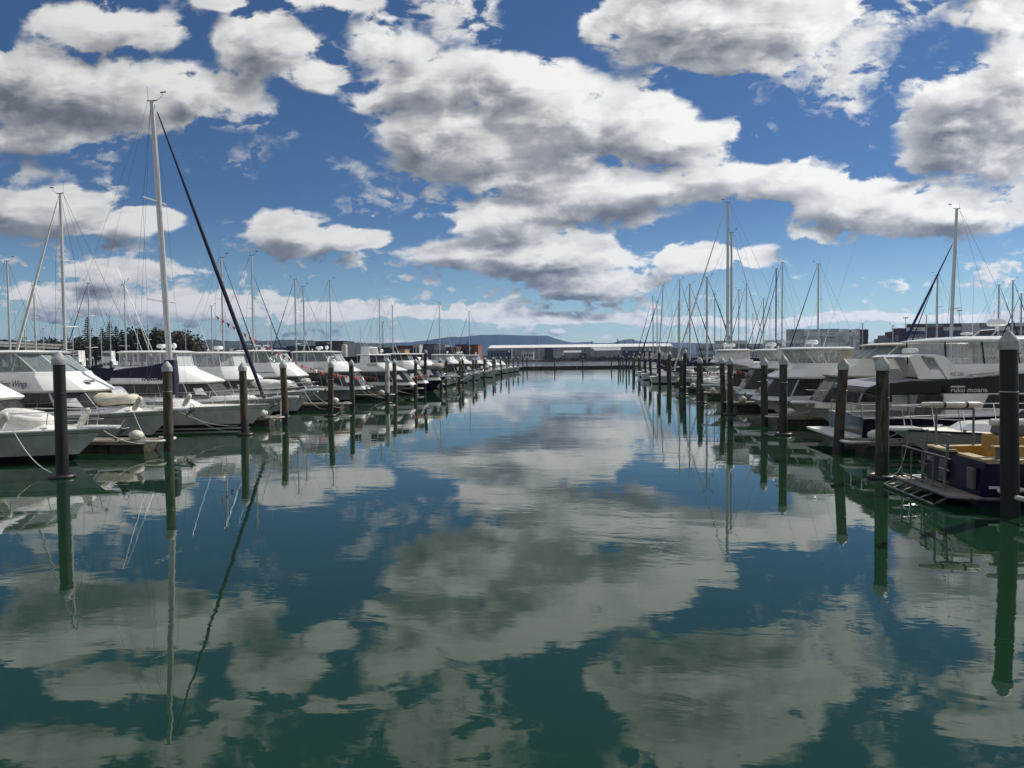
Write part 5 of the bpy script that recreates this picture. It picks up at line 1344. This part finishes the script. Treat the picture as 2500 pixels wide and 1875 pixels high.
pine('tall Norfolk pine standing highest above the left boats', 213, 776, Yt, 8.5, 1)
pine('dense pointed conifer right of the tall Norfolk pine', 267, 788, Yt+10, 8.0, 2, open_=1.0)
pine('small round-topped conifer beside the dense pointed one', 283, 798, Yt+14, 7.5, 3, open_=1.0)
pine('short Norfolk pine left of the tallest pine', 160, 812, Yt+6, 6.5, 4)
pine('small conifer between the pines and the broadleaf trees', 298, 806, Yt+8, 6.5, 5, open_=1.0)
pine('squat conifer in the middle of the left conifers', 250, 804, Yt+4, 7.5, 6, open_=1.0)
for i, (px, py, w, m, lab) in enumerate(((130, 824, 11, LEAF1, 'low dark tree at the left end of the shore trees'), (192, 824, 12, LEAF1, 'dark tree under the tall Norfolk pine'), (232, 822, 12, LEAF1, 'dark tree under the pointed conifer'), (275, 820, 13, LEAF1, 'dark tree beneath the round-topped conifer'),
        (318, 818, 14, LEAF1, 'dark broadleaf tree right of the conifers'), (345, 803, 15, LEAF1, 'tall dark broadleaf left of the main mast'), (378, 806, 15, LEAF1, 'dark broadleaf directly behind the main mast'), (405, 806, 15, LEAF1, 'dark broadleaf just right of the main mast'), (432, 806, 14, LEAF3, 'brown leafed tree right of the main mast'), (455, 815, 13, LEAF3, 'brown leafed tree sloping down at the right end'), (470, 830, 9, LEAF3, 'low brown shrubby tree at the right end of the grove'), (20, 830, 12, LEAF1, 'dark tree at the far left edge'), (45, 836, 9, LEAF1, 'small dark tree near the far left edge'))):
    broad(lab, px, py, Yt+random.uniform(-6, 10), w, m, 20+i)
FT = [(1205, 844), (1232, 845), (1270, 839), (1288, 838), (1340, 841), (1345, 840), (1438, 842)]
for i, (px, py) in enumerate(FT):
    broad('dark far tree showing over the long white roof, %s from the left' % nth(i+1), px, py, 900, 14, LEAF1, 60+i, 2.0, 300)
for i, (px, py) in enumerate(((1445, 831), (1508, 826), (1488, 840), (1525, 834), (1546, 828), (1563, 832), (1627, 834), (1598, 838))):
    pine('far Norfolk pine above the white roof, %s from the left' % nth(i+1), px, py, 1100, 9, 80+i, 2.0)
for i, (px, py) in enumerate(((2140, 829), (2128, 832), (2150, 834))):
    broad('dark tree beside the red container stack, %s from the left' % nth(i+1), px, py, 640, 11, LEAF1, 95+i, 2.0, 400)

# ------------------------------------------------------------------ buildings along the shore
def bmat(n, c, r=0.7): return mat(n, c, r, var=0.15, vscale=0.15)
BW, BG_, BD, BR, BO, BS = bmat('wall_pale', (0.42, 0.42, 0.40)), bmat('wall_grey', (0.25, 0.25, 0.248)), bmat('wall_dark', (0.045, 0.048, 0.055)), bmat('wall_brick_red', (0.095, 0.038, 0.028)), bmat('wall_orange', (0.21, 0.080, 0.036)), bmat('wall_slate', (0.10, 0.115, 0.14))
ROOFW = mat('white_roof_sheet', (0.90, 0.90, 0.89), 0.18, var=0.05, vscale=0.05)
ROOFG = mat('grey_roof_sheet', (0.36, 0.365, 0.37), 0.5, var=0.15, vscale=0.1)
WINM = mat('far_window', (0.03, 0.035, 0.04), 0.15)
def building(name, label, px0, px1, pyr, Y, wm, rm, base=1.9, depth=14, gable=None, nwin=0, eave=None, wh=0.35, cat='building', group=None):
    a = at_y(px0, pyr, Y); b = at_y(px1, pyr, Y)
    w = b.x-a.x; top = a.z
    root = thing(name, label, cat, ((a.x+b.x)/2, Y, base), 0, group)
    hgt = top-base
    ev = hgt if eave is None else at_y(px0, eave, Y).z-base
    MB().prism([(-w/2, 0), (w/2, 0), (w/2, depth), (-w/2, depth)], 'z', 0, ev).build('wall', wm, root)
    if eave is not None and gable is None:          # ridge along X, sloping sheet facing the camera
        mb = MB(); mb.prism([(-0.4, ev-0.05), (depth*0.5, hgt), (depth+0.4, ev-0.05), (depth+0.4, ev+0.10), (depth*0.5, hgt+0.15), (-0.4, ev+0.10)], 'x', -w/2-0.4, w/2+0.4)
        mb.build('roof', rm, root)
    elif gable:
        mb = MB(); mb.prism([(-w/2-0.4, ev-0.05), (0, hgt), (w/2+0.4, ev-0.05), (w/2+0.4, ev+0.1), (0, hgt+0.15), (-w/2-0.4, ev+0.1)], 'y', -0.4, depth+0.4); mb.build('roof', rm, root)
        MB().prism([(-w/2, ev), (w/2, ev), (0, hgt-0.05)], 'y', 0.02, depth-0.02).build('gable_wall', wm, root)
    else:
        MB().box((0, depth/2, ev+0.12), (w+0.5, depth+0.5, 0.24)).build('roof', rm, root)
    for i in range(nwin):
        x = -w/2+w*(i+0.5)/nwin
        MB().box((x, -0.02, ev*0.55), (w/nwin*0.55, 0.10, ev*wh)).build('window', WINM, root)
    return root, w, hgt, ev
# the long white-roofed warehouse with its roof ribs
wr_, w, hgt, ev = building('warehouse', 'long warehouse with bright white roof across the far bank', 1192, 1642, 842.5, 690, BG_, ROOFW, depth=46, eave=850)
for i in range(36):
    x = -w/2+w*(i+0.5)/36
    mb = MB(); mb.tube([(x, -0.3, ev+0.16), (x+1.0, 23, hgt+0.22)], 0.16, 4); mb.build('roof_rib', ROOFG, wr_)
building('shed', 'grey gabled shed below the white roof, right of centre', 1445, 1515, 848, 670, BG_, ROOFG, depth=20, eave=856)
building('shed', 'low pale-roofed blue-walled shed on the wharf left of the far channel', 1190, 1248, 854.5, 665, BS, ROOFW, depth=12, nwin=8, wh=0.3)
building('shed', 'low pale shed with flat roof at the centre of the far wharf', 1350, 1376, 857, 655, BW, ROOFG, depth=10)
building('shed', 'wide grey shed with sloping roof at the centre of the far wharf', 1376, 1418, 856, 660, BG_, ROOFG, depth=14, eave=861)
building('shed', 'small cream shed with windows on the far wharf', 1272, 1302, 859, 655, BW, BW, depth=9, nwin=5)
building('shed', 'tall narrow dark plant house on the far wharf', 1330, 1350, 851, 650, BD, BD, depth=9)
building('shed', 'low dark store near the gravel heap', 1415, 1432, 862, 650, BD, BW, depth=8)
building('shed', 'long low shed under the right end of the white roof', 1520, 1600, 856, 640, BD, ROOFG, depth=14)
building('gabled_house', 'small gabled grey house in front of the white roof', 1440, 1452, 850, 664, BG_, ROOFG, depth=10, eave=858, gable=True)
building('brick_building', 'red brick building with orange end, left of the white roof', 1112, 1152, 842, 420, BR, BD, depth=18, nwin=4)
building('brick_building', 'orange rendered block at the right end of the red brick building', 1152, 1167, 842, 421, BO, BO, depth=17)
building('office_building', 'dark office block with vertical fins and a white tank', 770, 838, 834, 330, BD, BD, depth=16, nwin=9, wh=0.7)
building('office_building', 'dark flat block behind the script-named launch', 700, 770, 846, 335, BD, BD, depth=16, nwin=6)
building('town_building', 'brown town building left of the last left masts', 965, 1010, 845, 400, BR, BD, depth=16, nwin=5)
building('town_building', 'blue-windowed town building with white frame', 1008, 1024, 842, 396, BW, BW, depth=12, nwin=2, wh=0.6)
building('town_building', 'dark navy town building beside the blue-windowed one', 1024, 1066, 841, 405, BS, BD, depth=16, nwin=5)
building('town_building', 'pale fronted town building behind the beige cockpit launch', 1060, 1086, 843, 402, BG_, BG_, depth=14, nwin=4)
building('town_building', 'low brown town building under the red brick one', 1084, 1114, 848, 404, BR, ROOFG, depth=14, nwin=4)
building('town_building', 'low dark town building above the radar arch launch', 880, 968, 850, 400, BD, BD, depth=16, nwin=10)
building('town_building', 'yellow kiosk roofed building above the hardtop launch', 972, 988, 854, 300, mat('kiosk_yellow', (0.36, 0.25, 0.09), 0.7), BG_, depth=8)
building('town_building', 'long grey waterfront building right of the grove', 480, 560, 852, 340, BG_, ROOFG, depth=14, nwin=8)
building('town_building', 'long dark waterfront building between launches', 560, 700, 852, 345, BD, BD, depth=14, nwin=12)
tk = thing('white_tank', 'white cylindrical tank beside the dark finned office block', 'tank', tuple(at_y(841, 858, 325)), 0)
MB().lathe([(1.35, -3), (1.35, 2.9), (1.1, 3.2), (0.1, 3.35)], (0, 0, 0), 18).build('shell', BW, tk, sm=40)
MB().lathe([(1.38, 1.4), (1.42, 1.45), (1.38, 1.5)], (0, 0, 0), 18).build('band', ROOFG, tk, sm=40)
for i, (px, Y, lab) in enumerate(((1580, 600, 'grey gravel heap on the quay left of the containers'), (1612, 596, 'second grey gravel heap nearer the containers'))):
    p = at_y(px, 866, Y)
    o = MB().lathe([(13, -1), (10.5, 1.0), (6.5, 3.3), (2.5, 5.1), (0.4, 5.7)], (0, 0, 0), 20).build('gravel_heap', mat('gravel', (0.12, 0.115, 0.105), 0.95, var=0.3, vscale=0.8), None, sm=60); o.location = (p.x, Y, 2.0)
    tag(o, lab, 'heap')
# shrubs along the far bank: uncountable low cover
mb = MB(); rnd = random.Random(5)
for i in range(5200):
    x = rnd.uniform(-40, 95); base = 612-0.012*x
    hh = (0.6+1.9*abs(math.sin(x*0.21)+0.6*math.sin(x*0.53+1)))*rnd.random()
    leafquad(mb, Vector((x, base+rnd.uniform(-2, 10), 1.6+hh)), rnd.uniform(0.3, 0.7), rnd)
stuff(mb.build('bank_scrub', LEAF1))
# flag pole
fp = at_y(1316.5, 868, 640); o = MB().tube([(0, 0, 0), (0, 0, at_y(1316.5, 820, 640).z-2)], [0.16, 0.07], 6).build('flag_pole', WHITE, None); o.location = (fp.x, 640, 1.9); tag(o, 'tall white pole rising above the white roof', 'pole')
# road viaduct on the left
va = thing('road_viaduct', 'grey concrete road viaduct behind the left boats', 'bridge', tuple(at_y(150, 850, 225)), 0)
a, b = at_y(-80, 832, 225), at_y(350, 852, 285)
o3 = Vector(va.location)
dirv = (b-a); dn = Vector((-dirv.y, dirv.x, 0)).normalized()
q = []
def vq(z0, z1, d0, d1):
    r = []
    for P_ in (a, b): r.append([(P_-o3)+dn*d0+Vector((0, 0, z0)), (P_-o3)+dn*d1+Vector((0, 0, z0)), (P_-o3)+dn*d1+Vector((0, 0, z1)), (P_-o3)+dn*d0+Vector((0, 0, z1))])
    return r
CONV = mat('viaduct_concrete', (0.36, 0.35, 0.32), 0.9, var=0.2, vscale=0.3)
MB().loft(vq(-1.5, -0.35, 0, 8)).build('deck_beam', CONV, va)
MB().loft(vq(-0.35, 0.35, -0.25, 0.15)).build('parapet', CONV, va)
for i in range(7):
    p = a.lerp(b, (i+0.5)/7)-o3+dn*4
    MB().prism([(p.x-0.6, p.y-2.5), (p.x+0.6, p.y-2.5), (p.x+0.6, p.y+2.5), (p.x-0.6, p.y+2.5)], 'z', -o3.z-0.5, p.z-1.5).build('pier', CONV, va)
# working boats moored by the viaduct
for i, (px, py, Y, w, lab) in enumerate(((187, 856, 170, 6, 'white wheelhouse work boat by the viaduct, left of the two'), (265, 857, 175, 5, 'small white work boat by the viaduct, right of the two'))):
    p = at_y(px, py, Y); rt = thing('work_boat', lab, 'work boat', (p.x, Y, 0))
    Hull(w*1.8, w*0.55, 2.2, 1.4, 1.0).build(rt, [(ANTIF, -0.4, 0), (HULLW, 0, ('t', 0.5)), (HULLW, ('t', 0.5), ('t', 1.0))], 10).location = (w*0.9, 0, 0)
    for k, (ww, z0, z1) in enumerate(((w*0.8, 1.5, 3.6), (w*0.5, 3.6, p.z))):
        c = MB().box((0, 0, (z0+z1)/2), (ww, w*0.42, z1-z0), taper=0.92).build('deckhouse', WHITE, rt, bevel=0.05)
        for j in range(4): MB().box((-ww*0.36+j*ww*0.24, -w*0.21-0.01, (z0+z1)/2+0.15*(z1-z0)), (ww*0.16, 0.06, (z1-z0)*0.35)).build('window', WINM, c)
for i, (px, tp) in enumerate(((122, 873), (213, 874), (226, 871), (271, 877), (293, 861), (303, 873))):
    p = at_y(px, 900, 110+i*4); pr = thing('mooring_pile', 'capped pile among the moorings behind the sail cover, %s from the left' % nth(i+1), 'pile', (p.x, p.y, 0), 0, 'piles of the next fairway')
    zt = at_y(px, tp, p.y).z
    MB().tube([(0, 0, -0.5), (0, 0, zt-0.4)], 0.2, 10).build('shaft', SLEEVE if i == 4 else TIMBER2, pr, sm=50); MB().lathe([(0.23, 0), (0.23, 0.15), (0.03, 0.42)], (0, 0, zt-0.42), 12).build('cap', CAPM, pr, sm=35)

# ------------------------------------------------------------------ containers
CC = {'white': mat('container_white', (0.66, 0.67, 0.66), 0.6, var=0.15, vscale=0.2), 'grey': mat('container_grey', (0.44, 0.45, 0.46), 0.6, var=0.15, vscale=0.2), 'red': mat('container_oxide', (0.085, 0.032, 0.026), 0.6, var=0.2, vscale=0.2), 'blue': mat('container_blue', (0.045, 0.055, 0.085), 0.6, var=0.2, vscale=0.2), 'brown': mat('container_brown', (0.055, 0.034, 0.028), 0.6, var=0.2, vscale=0.2), 'slate': mat('container_slate', (0.20, 0.205, 0.22), 0.6, var=0.2, vscale=0.2)}
NUM = ['zero', 'one', 'two', 'three', 'four', 'five', 'six', 'seven', 'eight', 'nine', 'ten', 'eleven', 'twelve', 'thirteen', 'fourteen', 'fifteen', 'sixteen', 'seventeen', 'eighteen', 'nineteen', 'twenty', 'twenty-one', 'twenty-two', 'twenty-three', 'twenty-four', 'twenty-five']
CL, CW, CH = 12.2, 2.44, 2.59
def container_mesh(m):
    mb = MB(); n = 11
    mb.box((0, 0, CH/2), (CL-0.10, CW-0.12, CH-0.06))
    for i in range(n):                                   # corrugation ribs on both sides
        x = -CL/2+0.6+(CL-1.2)*i/(n-1)
        for sg in (1, -1): mb.box((x, sg*(CW/2-0.045), CH/2), (0.45, 0.05, CH-0.4))
    for z in (0.08, CH-0.08):
        for sg in (1, -1): mb.box((0, sg*(CW/2-0.04), z), (CL, 0.09, 0.14))
    for sx_ in (1, -1):
        for sg in (1, -1): mb.box((sx_*(CL/2-0.06), sg*(CW/2-0.06), CH/2), (0.14, 0.13, CH-0.02))
        for y in (-0.8, -0.3, 0.3, 0.8): mb.tube([(sx_*(CL/2-0.02), y, 0.15), (sx_*(CL/2-0.02), y, CH-0.15)], 0.03, 4)
    return mb.mesh('shipping_container', m)
CM = {k: container_mesh(m) for k, m in CC.items()}
def cont(col, x, y, z, rz, label, grp):
    o = bpy.data.objects.new('shipping_container', CM[col]); COL.objects.link(o)
    o.location = (x, y, z); o.rotation_euler = (0, 0, rz)
    return tag(o, label, 'container', grp)
rnd = random.Random(12)
zq = 2.42
def stack(px0, px1, pyt, Y, cols, lab, grp, end=False, drop=None, text=False):
    a = at_y(px0, pyt, Y); b = at_y(px1, pyt, Y)
    step = CW+0.15 if end else CL+0.25
    n = max(1, round((b.x-a.x)/step)); hi = max(1, round((a.z-zq)/CH))
    for i in range(n):
        h_ = hi - (drop[i % len(drop)] if drop else 0)
        for k in range(h_):
            c = cont(rnd.choice(cols), a.x+step*(i+0.5), Y+(CL/2 if end else 0)+rnd.uniform(-.15, .15), zq+k*CH, PI/2 if end else rnd.uniform(-.004, .004), '%s, column %s, tier %s' % (lab, NUM[i+1], NUM[k+1]), grp)
            if text and not end and rnd.random() < 0.30:
                t = text_part('line_lettering', 'MAERSK', 1.25, INK, c, (-1.0, -CW/2-0.02, 0.75), (1, 0, 0), (0, 0, 1), 0, 0.02)
                MB().box((-2.2, -CW/2-0.015, 1.25), (1.1, 0.03, 1.1)).build('line_emblem', CC['blue'], c)
stack(1640, 1660, 846, 575, ['grey', 'slate'], 'grey container, small stack at the left end of the port', 'small grey container stack')
stack(1700, 1728, 840, 570, ['grey', 'slate'], 'grey container, narrow stack behind the right masts', 'narrow grey container stack')
stack(1664, 1700, 862, 560, ['grey', 'slate', 'white'], 'grey container, lowest row of the port', 'lowest container row')
stack(1744, 1925, 829, 566, ['grey', 'white', 'slate', 'white'], 'pale container, long low stack behind the right masts', 'long low pale container stack', text=True, drop=[0, 0, 1, 0, 0])
stack(1920, 2034, 802, 556, ['white', 'white', 'grey'], 'pale container, tall stack right of the black mast', 'tall pale container stack', text=True, drop=[0, 0, 0])
stack(2032, 2056, 820, 560, ['white', 'grey'], 'pale end-on container, low notch of the tall stacks', 'end-on container notch', end=True)
stack(2056, 2100, 804, 562, ['white', 'white', 'grey'], 'pale end-on container beside the dark red block', 'end-on container columns', end=True, drop=[0, 0, 1, 2])
stack(2086, 2118, 806, 578, ['red', 'brown'], 'oxide red container right of the pale stacks', 'dark red block of containers', end=True)
stack(2150, 2226, 800, 560, ['red', 'brown', 'red', 'slate'], 'end-on container, left end of the dark stack', 'left end of the dark container stack', end=True, drop=[3, 2, 2, 1, 1, 0, 1, 0, 0, 0])
stack(2214, 2420, 794, 552, ['slate', 'grey', 'blue', 'brown', 'red', 'slate', 'white'], 'container, long mixed dark stack at right', 'long mixed dark container stack', text=True)
stack(2420, 2530, 791, 556, ['grey', 'slate', 'slate', 'brown', 'white'], 'container, right edge of the long stack', 'right edge container stack', text=True)
for i, (px, pt) in enumerate(((2211, 776), (2342, 758))):
    p = at_y(px, pt, 600); rt = thing('light_mast', 'port floodlight mast above the dark containers, %s of two' % ('left' if i == 0 else 'right'), 'light mast', (p.x, 600, 2.4))
    MB().tube([(0, 0, 0), (0, 0, p.z-2.4)], [0.35, 0.16], 8).build('pole', GALV, rt, sm=60)
    MB().box((0, 0, p.z-2.2), (3.6, 1.0, 0.25)).build('head_frame', GALV, rt)
    for k in range(4): MB().box((-1.35+0.9*k, -0.2, p.z-2.6), (0.6, 0.5, 0.45)).build('floodlight', CAPM, rt)

# ------------------------------------------------------------------ sea haze
hz = MB(); hz.prism([(-8900, -280), (8900, -280), (8900, 8960), (-8900, 8960)], 'z', -1.6, 330.0)
hm = bpy.data.materials.new('sea_haze'); hm.use_nodes = True
nt = hm.node_tree; nt.nodes.clear()
pv = nt.nodes.new('ShaderNodeVolumePrincipled'); pv.inputs['Color'].default_value = (0.17, 0.42, 1.0, 1); pv.inputs['Density'].default_value = 0.000052; pv.inputs['Anisotropy'].default_value = 0.2
om = nt.nodes.new('ShaderNodeOutputMaterial'); nt.links.new(pv.outputs[0], om.inputs['Volume'])
ho = hz.build('haze', hm); stuff(ho)
